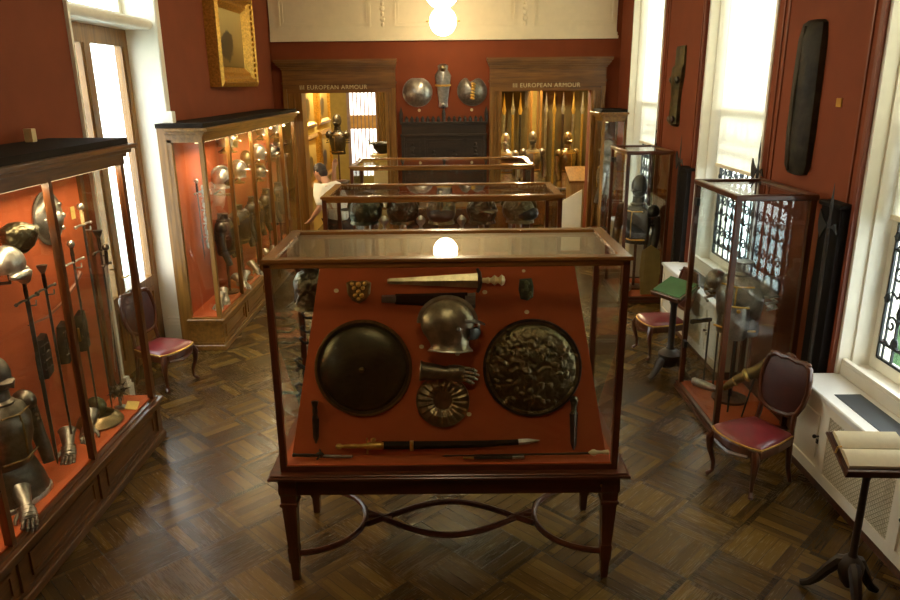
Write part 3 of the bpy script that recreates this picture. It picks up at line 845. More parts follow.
for k in range(7): mb.ell((-.07+.03*k, 0, .165+.012*(k % 2)), (.017, .017, .022), 8, 6)
mb.build('crest', 'embossd', s, True)
for i, z in enumerate((1.60, 1.50, 1.42, 1.24, 1.05)):
    s = tent_back('curled_bit', ('topmost', 'second', 'third', 'fourth', 'lowest')[i]+' black iron hook projecting past the left edge of the red board', 'ironwork', -.98 - .012*i, z, 'black iron hooks behind the red board')
    sc_ = .7 if i < 3 else 1.25
    mb = MB(); mb.tube([(.16, -.04, .0), (.08, 0, .0), (.0, 0, -.01*sc_), (-.035*sc_, 0, .012*sc_), (-.05*sc_, 0, .04*sc_), (-.03*sc_, 0, .055*sc_), (-.012*sc_, 0, .04*sc_)], [.012, .012, .012*sc_, .012*sc_, .010*sc_, .009*sc_, .006*sc_], 7)
    if i >= 3: mb.tube([(-.02, 0, .0), (-.06, 0, -.03), (-.09, 0, -.035)], [.012, .01, .003], 6); mb.tube([(.0, 0, .0), (-.015, 0, -.05), (-.01, 0, -.09)], [.012, .010, .004], 6)
    mb.build('hook', 'iron', s, True)

# ------------------------------------------------------------------ helmets of the second case
def round_helmet(name, label, loc, rz, m, kind, group, s=1., sh=.12, sq=1.):
    SM = Matrix.Diagonal((s, s, s*sq, 1))
    h = thing(name, label, 'helmet', loc, (0, 0, rz), group)
    mb = MB(SM); mb.ell((0, 0, .10), (.135, .12, .14), 24, 12, -.35, 1.); mb.build('skull', m, h, True)
    mb = MB(SM); rings = []
    for z, rx, ry, ox in ((.10, .134, .119, 0), (.05, .128, .113, .006), (.01, .11, .098, .01), (-.02, .118, .11, .012)):
        rings.append([(ox+rx*math.cos(2*PI*k/24), ry*math.sin(2*PI*k/24), z) for k in range(24)])
    mb.loft(rings); mb.build('neck_guard', m, h, True)
    mb = MB(SM); pts = []
    for i in range(15):
        a = .1+PI*.9*i/14; pts.append((.138*math.cos(a), 0, .10+.146*math.sin(a)))
    mb.tube(pts, [.008+.014*math.sin(PI*i/14) for i in range(15)], 6, 1.8); mb.build('comb', m, h, True)
    mb = MB(SM)
    if kind == 'peak':
        mb.loft([[(x, -w, z), (x, 0, z+.02), (x, w, z), (x, 0, z+.01)] for x, w, z in ((.10, .09, .12), (.16, .06, .11), (.21, .01, .10))]); nm = 'peak'
    elif kind == 'visor':
        mb.ell((.03, 0, .07), (.135, .115, .09), 20, 9, -.8, .8); nm = 'visor'
    else:
        rings = []
        for r, z in ((1., .045), (1.45, .02), (1.5, .03), (1.0, .065)): rings.append([(.13*r*math.cos(2*PI*k/24), .10*r*math.sin(2*PI*k/24), z+.045*abs(math.cos(2*PI*k/24))**3) for k in range(24)])
        mb.loft(rings); nm = 'brim'
    mb.build(nm, 'darksteel' if kind == 'visor' else m, h, True)
    mb = MB(SM); mb.lathe([(.10, -sh), (.10, -sh+.02), (.03, -sh+.03), (.025, .0), (.05, .02)], 14); mb.build('stand', 'oak', h)
    return h
for i, (px, kind, rz, m, t) in enumerate(((-.80, 'peak', PI, 'embossd', 'leftmost'), (-.45, 'peak', .5, 'embossd', 'second from left'), (-.09, 'visor', -1.57, 'emboss', 'middle'), (.29, 'peak', -1.1, 'embossd', 'second from right'), (.64, 'visor', -.3, 'emboss', 'rightmost'))):
    round_helmet('parade_helmet', 'dark embossed helmet, %s of the row of five in the second case' % t, (px, 6.72, 1.868), rz, m, kind, 'helmets in the second case', 1.16, 1.015/.86/1.16, .86)
cy2 = (6.33+7.19)/2-6.76
for i, (x, lab) in enumerate(((-.62, 'between the first and second'), (-.28, 'between the second and middle'), (.10, 'right of the middle'))):
    s = thing('metal_fitting', 'tiny bright metal vase-shaped fitting %s helmet in the second case' % lab, 'fitting', (x, 6.62, .849), group='bright fittings among the helmets')
    MB().lathe([(.07, 0), (.07, .02), (.012, .03), (.012, .96)], 12).build('pole', 'oak', s, True)
    MB().lathe([(.012, .95), (.03, .955), (.015, .97), (.015, .99), (.04, 1.02), (.045, 1.05), (.02, 1.08), (.002, 1.09)], 14).build('vase', 'steel', s, True)
# third case: two breastplates lying low
cy3 = 9.315
mb = MB(); mb.box(-.95, .95, -.35, .35, 1.60, 1.63); mb.build('inner_shelf', 'oak', c3)
for x in (-.9, .9):
    mb = MB(); mb.box(x-.02, x+.02, -.3, .3, .846, 1.60); mb.build('shelf_support', 'mahogz', c3)
for i, (x, lab) in enumerate(((-.55, 'left'), (.02, 'middle'), (.58, 'right'))):
    s = thing('powder_flask', 'dull metal flask lying %s on the shelf of the farthest case' % lab, 'flask', (x, 9.2, 1.635), (0, 0, .3*i), 'flasks in the farthest case')
    mb = MB(); mb.ell((0, 0, .05), (.10, .08, .05), 16, 9); mb.build('body', 'bronze', s, True)
    mb = MB(); mb.tube([(.09, 0, .05), (.16, 0, .06), (.2, 0, .07)], [.02, .014, .01], 8); mb.build('nozzle', 'brass', s, True)

# ------------------------------------------------------------------ wall cabinets
def wall_cabinet(label, y0, y1, xw, xf, posts, m, mz, lights, sgn=1, ztop=2.66, farglass=True, group='tall wall cabinets of arms'):
    """sgn=+1: against the left wall, front at xf>xw"""
    cy = (y0+y1)/2
    r = thing('wall_cabinet', label, 'cabinet', (xw, cy, 0), group=group)
    D = (xf-xw); a, c = y0-cy, y1-cy
    def bx(mb, x0, x1, *q, b=0.): mb.box(x0, x1, *q, b)
    WX = XL if sgn > 0 else XR
    if abs(WX-xw) > .02: MB().box(WX-xw, .005*sgn, a, c, 0, ztop).build('carcass_back', mz, r)
    zb = .42; e = .03*sgn
    mb = MB()
    bx(mb, 0, D+e*1.2, a-.02, c+.012, 0, .07, b=.008); bx(mb, 0, D+e*.5, a-.012, c+.012, .07, .10)
    bx(mb, 0, D, a, c, .10, .34)
    bx(mb, 0, D+e*.4, a-.01, c+.01, .31, .345); bx(mb, 0, D+e, a-.025, c+.012, .345, .375, b=.006); bx(mb, 0, D+e*1.6, a-.04, c+.022, .375, .405, b=.006); bx(mb, 0, D+e*.3, a, c, .405, zb)
    mb.build('plinth', m, r)
    ps = [p-cy for p in posts]
    for p0, p1 in zip(ps, ps[1:]):
        mb = MB(); xx = D+.012*sgn
        q0, q1 = p0+.10, p1-.10
        for z0, z1 in ((.13, .15), (.275, .295)): bx(mb, D-.005*sgn, xx, q0, q1, z0, z1)
        bx(mb, D-.005*sgn, xx, q0, q0+.02, .13, .295); bx(mb, D-.005*sgn, xx, q1-.02, q1, .13, .295)
        mb.build('plinth_panel', m, r)
    for p in ps:
        mb = MB(); bx(mb, D-.005*sgn, D+.018*sgn, p-.035, p+.035, .10, .31); mb.build('plinth_pilaster', m, r)
    MB().box(.0, D-.03*sgn, a+.02, c-.02, zb, zb+.012).build('cabinet_floor', 'redcloth', r)
    MB().box(.0, .02*sgn, a+.02, c-.02, zb, ztop-.1).build('back_panel', 'redcloth', r)
    # posts
    w = .021
    for i, p in enumerate(ps):
        mb = MB(); ww = w if i not in (0, len(ps)-1) else .030
        bx(mb, D-.048*sgn, D, p-ww, p+ww, zb, ztop-.13, b=.005)
        mb.build('post', mz, r)
    for y in (a+.03, c-.03):
        mb = MB(); bx(mb, .0, .05*sgn, y-.03, y+.03, zb, ztop-.13); mb.build('rear_post', mz, r)
    mb = MB()
    bx(mb, 0, D, a, c, ztop-.16, ztop-.10); bx(mb, 0, D+e*.6, a-.02, c+.02, ztop-.10, ztop-.07); bx(mb, 0, D+e*1.6, a-.05, c+.05, ztop-.07, ztop-.035, b=.006); bx(mb, 0, D+e*3, a-.09, c+.09, ztop-.035, ztop, b=.006)
    mb.build('cornice', m, r)
    mb = MB(); bx(mb, WX-xw, D+e*1.2, a-.03, c+.03, ztop, ztop+.05); mb.build('dust_board', 'black', r)
    for p0, p1 in zip(ps, ps[1:]):
        MB().box(D-.034*sgn, D-.028*sgn, p0+.02, p1-.02, zb, ztop-.14).build('front_pane', 'glass', r)
    for y in ((a+.03, c-.03) if farglass else (a+.03,)):
        MB().box(.05*sgn, D-.05*sgn, y-.003, y+.003, zb, ztop-.14).build('side_pane', 'glass', r)
    for p in ps[1:-1]:
        mb = MB(); bx(mb, D, D+.012*sgn, p+.03, p+.042, 1.35, 1.45); mb.build('lock_plate', 'brass', r)
    # lamps under the cornice
    mb = MB(); bx(mb, D-.12*sgn, D-.08*sgn, a+.1, c-.1, ztop-.18, ztop-.162); mb.build('strip_lamp', plain('strip_lamp_glow', (1, .8, .5), emit=1.5, ecol=(1, .75, .42), var=0), r)
    return r
def strip_light(name, x, y, z, ly, power, rx=0., rot=None):
    L = bpy.data.lights.new(name, 'AREA'); L.shape = 'RECTANGLE'; L.size = .04; L.size_y = ly; L.energy = power; L.color = (1, .74, .42)
    o = bpy.data.objects.new(name, L); C.objects.link(o); o.location = (x, y, z); o.rotation_euler = rot or (0, rx, 0)
    return o
FX1, FX2 = -2.69, -2.80
cab1 = wall_cabinet('dark brown wall cabinet with armour nearest on the left, beside glazed door', 1.6, 6.0, -3.10, FX1, [1.65, 2.7, 3.78, 4.84, 5.95], 'walnut', 'walnutz', 1)
cab2 = wall_cabinet('long brown wall cabinet of bright helmets below the gilt-framed picture', 8.27, 13.3, -3.20, FX2, [8.31, 9.31, 10.4, 11.36, 12.27, 13.25], 'oak', 'oakz', 1)
cab3 = wall_cabinet('small brown corner cabinet at the far right beside the doorway', 13.12, 13.85, XR, 2.72, [13.16, 13.81], 'oak', 'oakz', 1, -1, 2.60, True)
strip_light('cabinet_strip_near', -2.80, 4.3, 2.475, 3.3, 55, rot=(0, math.radians(-22), 0))
strip_light('cabinet_strip_far', -2.90, 10.8, 2.475, 4.6, 95, rot=(0, math.radians(-22), 0))
strip_light('cabinet_strip_corner', 2.75, 13.45, 2.53, .5, 6, rot=(0, math.radians(22), 0))

# ---- helpers for arms in the cabinets
LW = (PI/2, 0, PI/2)       # wall-mounted on the left wall: local x -> +Y, y -> up, z -> into the room
RWR = (PI/2, 0, -PI/2)     # right wall: local x -> -Y, y -> up
BW = (PI/2, 0, 0)          # end wall
def upright_sword(label, x, y, zlow, L, m='darksteel', hm='steel', rz=PI/2, group='swords standing in the near cabinet', guard=.10, pom='ball', grip='black', tilt=0., blade_w=.02, sheath=True):
    s = thing('upright_sword', label, 'sword', (x, y, zlow), (tilt, 0, rz), group)
    mb = MB(); mb.loft([[(-w, 0, z), (0, -w*.45, z), (w, 0, z), (0, w*.45, z)] for z, w in ((0, .004), (.08, blade_w*.75), (L, blade_w))]); mb.build('scabbard' if sheath else 'blade', m, s)
    mb = MB(); mb.tube([(-guard, 0, L-.0), (-guard*.5, 0, L+.006), (0, 0, L), (guard*.5, 0, L+.006), (guard, 0, L+.0)], .009, 6)
    for q in (-1, 1): mb.ell((q*guard, 0, L), (.016, .014, .014), 8, 6)
    mb.tube([(-.05, -.04, L-.03), (0, -.055, L-.04), (.05, -.03, L-.02)], .006, 5)
    mb.build('guard', hm, s, True)
    mb = MB(); mb.lathe([(.012, L), (.015, L+.06), (.012, L+.12)], 10); mb.build('grip', grip, s, True)
    mb = MB()
    if pom == 'ball': mb.ell((0, 0, L+.145), (.028, .028, .03), 12, 8)
    else: mb.lathe([(.012, L+.115), (.03, L+.15), (.038, L+.175), (.004, L+.18)], 12)
    mb.build('pommel', hm, s, True)
    return s
xs = -2.92
upright_sword('dark sword with bright ball pommel, tallest one right of the round shield in near cabinet', xs, 5.63, .44, 1.62, hm='steel', grip='ivory', guard=.12)
upright_sword('dark sword with ball pommel just right of the middle cabinet post', xs, 5.40, .44, 1.37, hm='steel', guard=.15)
upright_sword('dark sword with flared pommel between the two cabinet posts', xs, 4.97, .44, 1.28, hm='darksteel', pom='flare', guard=.12)
upright_sword('thick dark sword nearest the armour in near cabinet', xs, 4.73, .44, 1.27, hm='darksteel', pom='flare', guard=.13, blade_w=.03)
upright_sword('dark sword with bell pommel against the bright end pane of near cabinet', xs, 5.84, .44, 1.36, hm='darksteel', pom='flare', guard=.11)
upright_sword('bare bright-bladed sword leaning point down in the corner of near cabinet', xs+.02, 5.74, .76, .95, m='steel', hm='darksteel', guard=.06, sheath=False, tilt=math.radians(4), blade_w=.012)
# round shield on the back panel
s = thing('round_shield', 'polished round shield hung high on the red back of near cabinet', 'shield', (-3.078, 5.42, 2.155), LW)
MB().lathe(dome_profile(.205, .07, 12), 40).build('dome', 'greysteel', s, True)
mb = MB(); mb.ell((0, 0, .08), (.06, .06, .04), 14, 8, 0, 1)
for k in range(8): mb.ell((.13*math.cos(k*PI/4), .13*math.sin(k*PI/4), .062), (.02, .02, .012), 8, 5)
mb.build('boss', 'steel', s, True)
# pointed helmet on a bracket + bright helmet
def bracket(parent, z, m='iron', reach=.18):
    MB().tube([(0, 0, z), (0, 0, z-.05), (-reach, 0, z-.08)], .010, 6).build('bracket', m, parent, True)
s = thing('pointed_helmet', 'dark peaked helmet on a bracket left of the round shield in near cabinet', 'helmet', (-2.91, 4.74, 2.13), (0, 0, PI/2-.1))
mb = MB(); mb.loft([[(ox+rx*math.cos(2*PI*k/20), ry*math.sin(2*PI*k/20), z) for k in range(20)] for z, rx, ry, ox in ((-.09, .04, .05, -.02), (-.05, .09, .09, 0), (.0, .125, .105, .01), (.05, .15, .11, .025), (.065, .15, .105, .02), (.085, .12, .085, 0), (.11, .06, .05, 0), (.118, .01, .01, 0))]); mb.build('bowl', 'embossd', s, True)
mb = MB(); mb.loft([[(x, -w, z), (x, 0, z+.018), (x, w, z), (x, 0, z-.006)] for x, w, z in ((.12, .06, .055), (.17, .035, .05), (.215, .006, .045))]); mb.build('peak', 'embossd', s, True)
mb = MB(); mb.tube([(0, 0, -.09), (0, 0, -.14), (.0, .175, -.16)], .010, 6); mb.build('bracket', 'iron', s, True)
s = thing('white_helmet', 'shining pale steel helmet with flaring side plates at the left edge', 'helmet', (-2.90, 4.55, 2.01), (0, 0, PI/2))
mb = MB(); mb.ell((-.0, 0, 0), (.12, .11, .12), 20, 10, -.3, 1.); mb.build('skull', 'steel', s, True)
for p, r in (((.0, -.08, -.075), (.11, .05, .035)), ((.11, -.03, -.10), (.05, .05, .07))):
    mb = MB(); mb.ell(p, r, 14, 8); mb.build('side_plate', 'steel', s, True)
mb = MB(); mb.tube([(0, 0, -.05), (0, 0, -.13), (.0, .18, -.15)], .012, 6); mb.build('bracket', 'iron', s, True)

# armour with corselet and skirt
def half_armour(label, loc, rz, m='greysteel', trim='gold', s=1., helmet=True, skirt=True, group=None, stand=True, hem='steel', arms=True, fl=1.):
    r = thing('half_armour', label, 'armour', loc, (0, 0, rz), group)
    T = Matrix.Scale(s, 4)
    mb = MB(T); rings = []
    for z, rx, ry, oy in ((.62, .17, .12, 0), (.66, .175, .13, -.005), (.74, .165, .13, -.01), (.86, .185, .15, -.03), (1.0, .195, .15, -.03), (1.10, .17, .12, -.01), (1.15, .09, .085, 0)):
        rings.append([(rx*math.cos(2*PI*k/24), oy*(1 if math.sin(2*PI*k/24) < 0 else 0)+ry*math.sin(2*PI*k/24), z) for k in range(24)])
    mb.loft(rings); mb.build('cuirass', m, r, True)
    mb = MB(T); mb.lathe([(.10, 1.12), (.105, 1.15), (.08, 1.17), (.075, 1.24), (.085, 1.25)], 20); mb.build('gorget', m, r, True)
    if skirt:
        mb = MB(T); rings = []
        for z, rx, ry in ((.64, .17, .125), (.58, .20, .16), (.45, .245, .22), (.33, .275, .26), (.30, .29, .275), (.285, .28, .265)):
            rings.append([(rx*math.cos(2*PI*k/48)*(1+(.03 if k % 2 else 0)), ry*fl*math.sin(2*PI*k/48)*(1+(.03 if k % 2 else 0)), z) for k in range(48)])
        mb.loft(rings); k_ = mb.build('fluted_skirt', m, r, True)
        MB(T).lathe([(.283, .285), (.30, .29), (.295, .32), (.28, .33)], 40, sy=.95*fl).build('hem_band', hem, k_, True)
    for sx in (-1, 1):
        mb = MB(T); mb.ell((sx*.215, 0, 1.06), (.085, .10, .095), 16, 9)
        for j in range(3): mb.tube([(sx*(.20+.02*j), -.10, .99-.05*j), (sx*(.29), -.0, .99-.05*j), (sx*(.20+.02*j), .10, .99-.05*j)], .012, 6)
        mb.build('pauldron', m, r, True)
        if not arms: continue
        mb = MB(T); mb.tube([(sx*.25, 0, 1.0), (sx*.275, .0, .85), (sx*.28, -.02, .72), (sx*.275, -.06, .60), (sx*.26, -.09, .50)], [.062, .058, .055, .052, .045], 12); mb.build('vambrace', m, r, True)
    for pts_, r_ in (([(-.17, -.10, .69), (0, -.16, .68), (.17, -.10, .69)], .012), ([(-.13, -.13, 1.07), (0, -.165, 1.06), (.13, -.13, 1.07)], .010), ([(0, -.178, .72), (0, -.186, .9), (0, -.17, 1.06)], .010)):
        MB(T).tube(pts_, r_*.8, 6).build('gilt_band', trim, r, True)
    if helmet:
        mb = MB(T); mb.ell((0, 0, 1.38), (.10, .13, .15), 20, 12); mb.build('close_helmet', m, r, True)
        mb = MB(T); mb.loft([[(-w, y, 1.33+z), (0, y-.02, 1.36+z), (w, y, 1.33+z), (0, y, 1.28+z)] for y, w, z in ((-.08, .09, .0), (-.13, .06, .0), (-.17, .01, .0))]); mb.build('visor', m, r, True)
    if not stand: return r
    mb = MB(T); mb.tube([(0, .0, .02), (0, .0, 1.15)], .02, 8); mb.lathe([(.15, 0), (.15, .02), (.03, .03)], 18); mb.build('stand', 'mahog', r)
    return r
half_armour('grey fluted armour with wide skirt standing at the left edge in near cabinet', (-2.94, 4.27, .19), PI/2-.25, m='midsteel', trim='bronze', s=.84, stand=False, fl=.62)
for (x, y, rz, lab, sd) in ((-2.86, 4.86, -.9, 'steel gauntlet lying right of the skirted armour in near cabinet', 1), (-2.86, 5.18, -1.1, 'steel gauntlet behind the middle post of near cabinet', -1), (-2.72, 4.04, -.7, 'steel gauntlet in front of the skirted armour at the left edge', 1)):
    g = thing('gauntlet', lab, 'gauntlet', (x-.06, y+.04, .445), (0, math.radians(24), rz-.2), 'gauntlets on the near cabinet floor'); gauntlet(g, 'greysteel', side=sd)
s = thing('neck_collar', 'dull brass ring-shaped armour collar at the far end of near cabinet', 'collar', (-2.93, 5.42, .434))
MB().lathe([(.17, 0), (.185, .02), (.16, .06), (.12, .09), (.115, .08), (.15, .05), (.165, .015)], 32).build('ring', 'brownsteel', s, True)
MB().ell((-.08, .12, .09), (.09, .07, .09), 14, 8).build('rear_plate', plain('olive_patina', (.10, .10, .045), .4, .6, .3), s, True)
s = thing('spiked_ball', 'spiked dark iron ball at the foot of the bright blade in near cabinet', 'mace', (-2.88, 5.70, .60))
mb = MB(); mb.ell((0, 0, 0), (.055, .055, .055), 14, 9)
for k in range(20):
    z = 1-2*(k+.5)/20; a = k*2.4; q = math.sqrt(1-z*z); d_ = V(q*math.cos(a), q*math.sin(a), z); mb.tube([d_*.05, d_*.10], [.012, .001], 5)
mb.build('ball', 'darksteel', s, True)
mb = MB(); mb.tube([(0, 0, -.05), (0, 0, -.15)], .012, 7); mb.lathe([(.05, -.165), (.05, -.15), (.014, -.14)], 12); mb.build('stand', 'greysteel', s, True)
s = thing('caption_card', 'yellow caption card lying in the far corner of near cabinet', 'card', (-2.79, 5.72, .452), (math.radians(14), math.radians(10), .2))
MB().box(-.05, .05, -.055, .055, -.006, .004, .002).build('card', 'yellowcard', s)
s = thing('caption_card', 'yellow caption card on the red back right of the round shield', 'card', (-3.078, 5.80, 2.13), LW)
MB().box(-.03, .03, -.05, .05, 0, .004).build('card', 'yellowcard', s)
for y, w_, lab in ((5.02, .07, 'nearest the armour'), (5.32, .06, 'in the middle'), (5.60, .06, 'farthest')):
    s = thing('armour_plate', 'black armour plate on the red back of near cabinet, the one '+lab, 'armour plate', (-3.078, y, 1.19), LW, 'black plates on the cabinet back')
    mb = MB(); mb.loft([[(-w_*k, -.17, z), (w_*k, -.14, z), (w_*1.1*k, .06, z), (w_*.7*k, .16, z), (-w_*.6*k, .13, z), (-w_*k, 0, z)] for z, k in ((0, 1), (.03, .95), (.06, .6))]); mb.build('plate', 'darksteel', s, True)
    mb = MB()
    for q in (-.1, -.04, .02, .08): mb.tube([(-w_*.8, q, .05), (0, q+.02, .066), (w_*.8, q, .05)], .006, 5)
    mb.build('lame', 'darksteel', s, True)
s = thing('horn', 'slender curved brown horn hung across the swords in near cabinet', 'horn', (-2.99, 5.3, 1.62), LW)
mb = MB(); mb.tube([(-.5, -.12, 0), (-.25, -.14, 0), (0, -.09, 0), (.2, -.01, 0), (.3, .06, 0)], [.006, .010, .012, .016, .022], 8); mb.build('body', plain('brown_horn', (.22, .06, .02), .4), s, True)
s = thing('small_box', 'small pale box standing on top of the near wall cabinet', 'box', (-3.2, 5.60, 2.71))
MB().box(-.03, .03, -.03, .03, 0, .10, .004).build('body', 'ivory', s)
s = thing('small_box', 'small white box on top of the long cabinet, near its front corner', 'box', (-3.2, 8.42, 2.71))
MB().box(-.06, .06, -.05, .05, 0, .13, .006).build('body', 'white', s)

# ---- long cabinet: helmets on the red back, dark armours and bright gauntlets below
spots = [(9.95, 2.34, 'steel', .95), (10.25, 2.30, 'brownsteel', .75), (11.95, 2.36, 'steel', .85), (12.85, 2.34, 'steel', .95), (9.66, 1.82, 'steel', 1.05), (10.45, 1.86, 'steel', .9), (10.93, 1.99, 'brownsteel', .75), (11.62, 2.0, 'steel', .85), (11.64, 1.72, 'greysteel', .75), (12.5, 1.95, 'greysteel', .75), (13.0, 2.0, 'brownsteel', .75)]
names = ['top row, nearest', 'top row, second', 'top row, third', 'top row, fourth', 'middle row, nearest', 'middle row, second', 'middle row, third', 'middle row, fourth', 'low in the third bay', 'middle row, farthest', 'top row, farthest']
for (y, z, m, s_), nm in zip(spots, names):
    h = round_helmet('bracketed_helmet', 'bright helmet on the red back of the long cabinet, '+nm, (-3.06, y, z), random.uniform(-.6, .4), m, random.choice(['peak', 'brim', 'visor']), 'helmets on the back of the long cabinet', s_*.95)
    MB().tube([(0, 0, -.02), (-.1, .0, -.09), (-.13/ max(.3, s_), 0, -.10)], .012, 6).build('wall_arm', 'iron', h, True)
for i, y in enumerate((9.35, 10.05, 10.85, 11.7, 12.5)):
    half_armour('dark half armour on a stand in the long cabinet, %s from the near end' % ('first', 'second', 'third', 'fourth', 'fifth')[i], (-3.0, y, .432), PI/2+random.uniform(-.2, .2), 'darksteel', 'bronze', .86, helmet=False, skirt=False, group='dark armours in the long cabinet')
for i, y in enumerate((8.68, 8.9, 9.66, 9.8, 10.42, 11.22, 11.42)):
    g = thing('gauntlet', 'bright steel gauntlet on the long cabinet floor, %s from the near end' % ('first', 'second', 'third', 'fourth', 'fifth', 'sixth', 'seventh')[i], 'gauntlet', (-2.93, y, .432), (0, math.radians(25), random.uniform(-1.6, -.2)), 'gauntlets on the long cabinet floor'); gauntlet(g, 'steel')
for i, y in enumerate((8.6, 8.78)):
    upright_sword('steel sword hung upright in the near bay of the long cabinet, %s one' % ('nearer', 'farther')[i], -3.12+.06*i, y+.25, 1.0, .85, m='darksteel', group='swords in the near bay of the long cabinet')
s = thing('mail_collar', 'chain of bright steel links hanging behind the side pane of the long cabinet', 'mail', (-2.98, 8.62, 1.95))
mb = MB()
for k in range(14): mb.lathe([(.024, -.008), (.032, 0), (.024, .008), (.018, 0), (.024, -.008)], 10, (.01*math.sin(k*2), .008*math.cos(k*3), -.055*k), axis='XYZ'[k % 3])
mb.tube([(0, 0, .0), (0, 0, -.75)], .008, 5)
mb.build('links', 'steel', s, True)
# corner cabinet content
half_armour('armour standing in the small corner cabinet at the far right', (2.93, 13.48, .432), -PI/2-.5, 'greysteel', 'gold', 1.1, helmet=True, skirt=False)

# ------------------------------------------------------------------ glass vitrines by the right wall
def vitrine(label, x0, x1, y0, y1, zt, group='upright glass vitrines along the right wall'):
    cx, cy = (x0+x1)/2, (y0+y1)/2; hx, hy = (x1-x0)/2, (y1-y0)/2
    r = thing('glass_vitrine', label, 'display case', (cx, cy, 0), group=group)
    mb = MB(); mb.box(-hx-.03, hx, -hy-.03, hy+.03, 0, .045, .008); mb.box(-hx-.01, hx, -hy-.01, hy+.01, .04, .065); mb.box(-hx-.02, hx, -hy-.02, hy+.02, .06, .085, .006)
    mb.build('plinth', 'mahog', r)
    MB().box(-hx+.02, hx-.02, -hy+.02, hy-.02, .08, .092).build('vitrine_floor', 'redcloth', r)
    for sx in (-1, 1):
        for sy in (-1, 1):
            a, b_ = sorted((sx*hx, sx*(hx-.045))); c, d = sorted((sy*hy, sy*(hy-.045)))
            MB().box(a, b_, c, d, .08, zt-.02, .006).build('post', 'mahogz', r)
    mb = MB()
    for z0, z1, e in ((zt-.05, zt, .01),):
        mb.box(-hx-e, hx+e, -hy-e, -hy+.05, z0, z1, .008); mb.box(-hx-e, hx+e, hy-.05, hy+e, z0, z1, .008); mb.box(-hx-e, -hx+.05, -hy+.045, hy-.045, z0, z1, .008); mb.box(hx-.05, hx+e, -hy+.045, hy-.045, z0, z1, .008)
    mb.build('top_rail', 'mahog', r)
    for nm, bx in (('front_pane', (-hx+.02, -hx+.026, -hy+.04, hy-.04, .08, zt-.04)), ('back_pane', (hx-.026, hx-.02, -hy+.04, hy-.04, .08, zt-.04)), ('end_pane', (-hx+.04, hx-.04, -hy+.02, -hy+.026, .08, zt-.04)), ('end_pane', (-hx+.04, hx-.04, hy-.026, hy-.02, .08, zt-.04)), ('top_pane', (-hx+.04, hx-.04, -hy+.04, hy-.04, zt-.022, zt-.014))):
        MB().box(*bx).build(nm, 'glass', r)
    for z_ in (.5, zt-.24):
        MB().box(-hx-.012, -hx+.02, hy-.13, hy-.06, z_, z_+.07).build('lock', 'iron', r)
    return r
vitrine('upright glass vitrine with dark frame on the right, behind the near leather chair', 2.38, 3.04, 5.93, 7.0, 2.20)
vitrine('upright glass vitrine farther down the right wall, beyond the book stand', 2.46, 3.10, 10.1, 11.15, 2.19)
half_armour('half armour with gilt bands in the near right vitrine', (2.74, 6.52, .094), -.6, 'greysteel', 'gold', 1.12, helmet=False, skirt=False, arms=False)
s = thing('vambrace', 'bronze-toned armour sleeve hung low in the near right vitrine', 'armour piece', (2.70, 6.10, .52), (0, math.radians(-30), math.radians(-25)))
mb = MB(); mb.tube([(-.24, 0, -.05), (-.19, 0, -.035), (-.1, 0, -.01), (.0, 0, .0), (.1, 0, -.0), (.22, 0, .02)], [.024, .034, .04, .05, .062, .072], 14); mb.build('sleeve', 'bronze', s, True)
mb = MB(); mb.lathe([(.055, -.02), (.066, 0), (.055, .02)], 16, (0, 0, 0), axis='X'); mb.lathe([(.07, .19), (.08, .21), (.07, .225)], 16, (0, 0, .018), axis='X'); mb.lathe([(.038, -.13), (.048, -.12), (.038, -.11)], 14, (0, 0, -.02), axis='X'); mb.build('lame', 'gold', s, True)
mb = MB(); mb.tube([(.05, 0, -.05), (-.21, 0, -.36)], .008, 6); mb.build('support_rod', 'iron', s)
s = thing('arm_defence', 'bronze-toned ribbed sleeve at chest height in the near right vitrine', 'armour piece', (2.69, 6.84, 1.14), (0, 0, math.radians(-14)))
mb = MB(); mb.lathe([(.05, -.17), (.075, -.15), (.07, -.1), (.062, -.05), (.068, 0), (.06, .05), (.072, .12), (.08, .17)], 18, axis='X'); mb.build('sleeve', 'bronze', s, True)
mb = MB()
for q in (-.1, -.05, 0, .05, .1): mb.lathe([(.062, q-.01), (.078, q), (.062, q+.01)], 18, axis='X')
mb.build('lame', 'brownsteel', s, True)
mb = MB(); mb.tube([(0, 0, -.06), (0, 0, -1.045)], .010, 6); mb.build('support_rod', 'iron', s)
s = thing('tasset', 'polished steel thigh plate hanging in the near right vitrine', 'armour piece', (2.62, 6.24, 1.0), (0, 0, -.4))
mb = MB(); mb.loft([[(.10*k*math.cos(a), -.04-.07*math.sin(a), z) for a in [PI*i/10 for i in range(11)]]+[(.09*k*math.cos(a), -.03-.06*math.sin(a), z) for a in [PI-PI*i/10 for i in range(11)]] for z, k in ((-.16, .75), (-.14, .85), (-.02, 1.0), (.12, .95), (.16, .85))]); mb.build('plate', 'steel', s, True)
mb = MB(); mb.tube([(-.09, -.07, .15), (0, -.115, .16), (.09, -.07, .15)], .010, 6); mb.ell((0, -.11, .12), (.02, .012, .02), 8, 5); mb.build('gilt_edge', 'gold', s, True)
mb = MB(); mb.tube([(0, -.02, .1), (0, -.02, -.905)], .010, 6); mb.build('support_rod', 'iron', s)
s = thing('lever_bracket', 'black iron bracket sticking out from the armour in the near right vitrine', 'ironwork', (2.53, 6.86, .80), (0, 0, .3))
mb = MB(); mb.box(-.14, .10, -.012, .012, -.02, .02, .004); mb.ell((-.11, 0, 0), (.03, .014, .03), 10, 6); mb.tube([(.08, 0, 0), (.08, 0, -.705)], .010, 6); mb.build('bar', 'iron', s)
s = thing('sabaton', 'bright steel foot armour at the far end of the near vitrine floor', 'armour piece', (2.56, 6.78, .094), (0, 0, -.9))
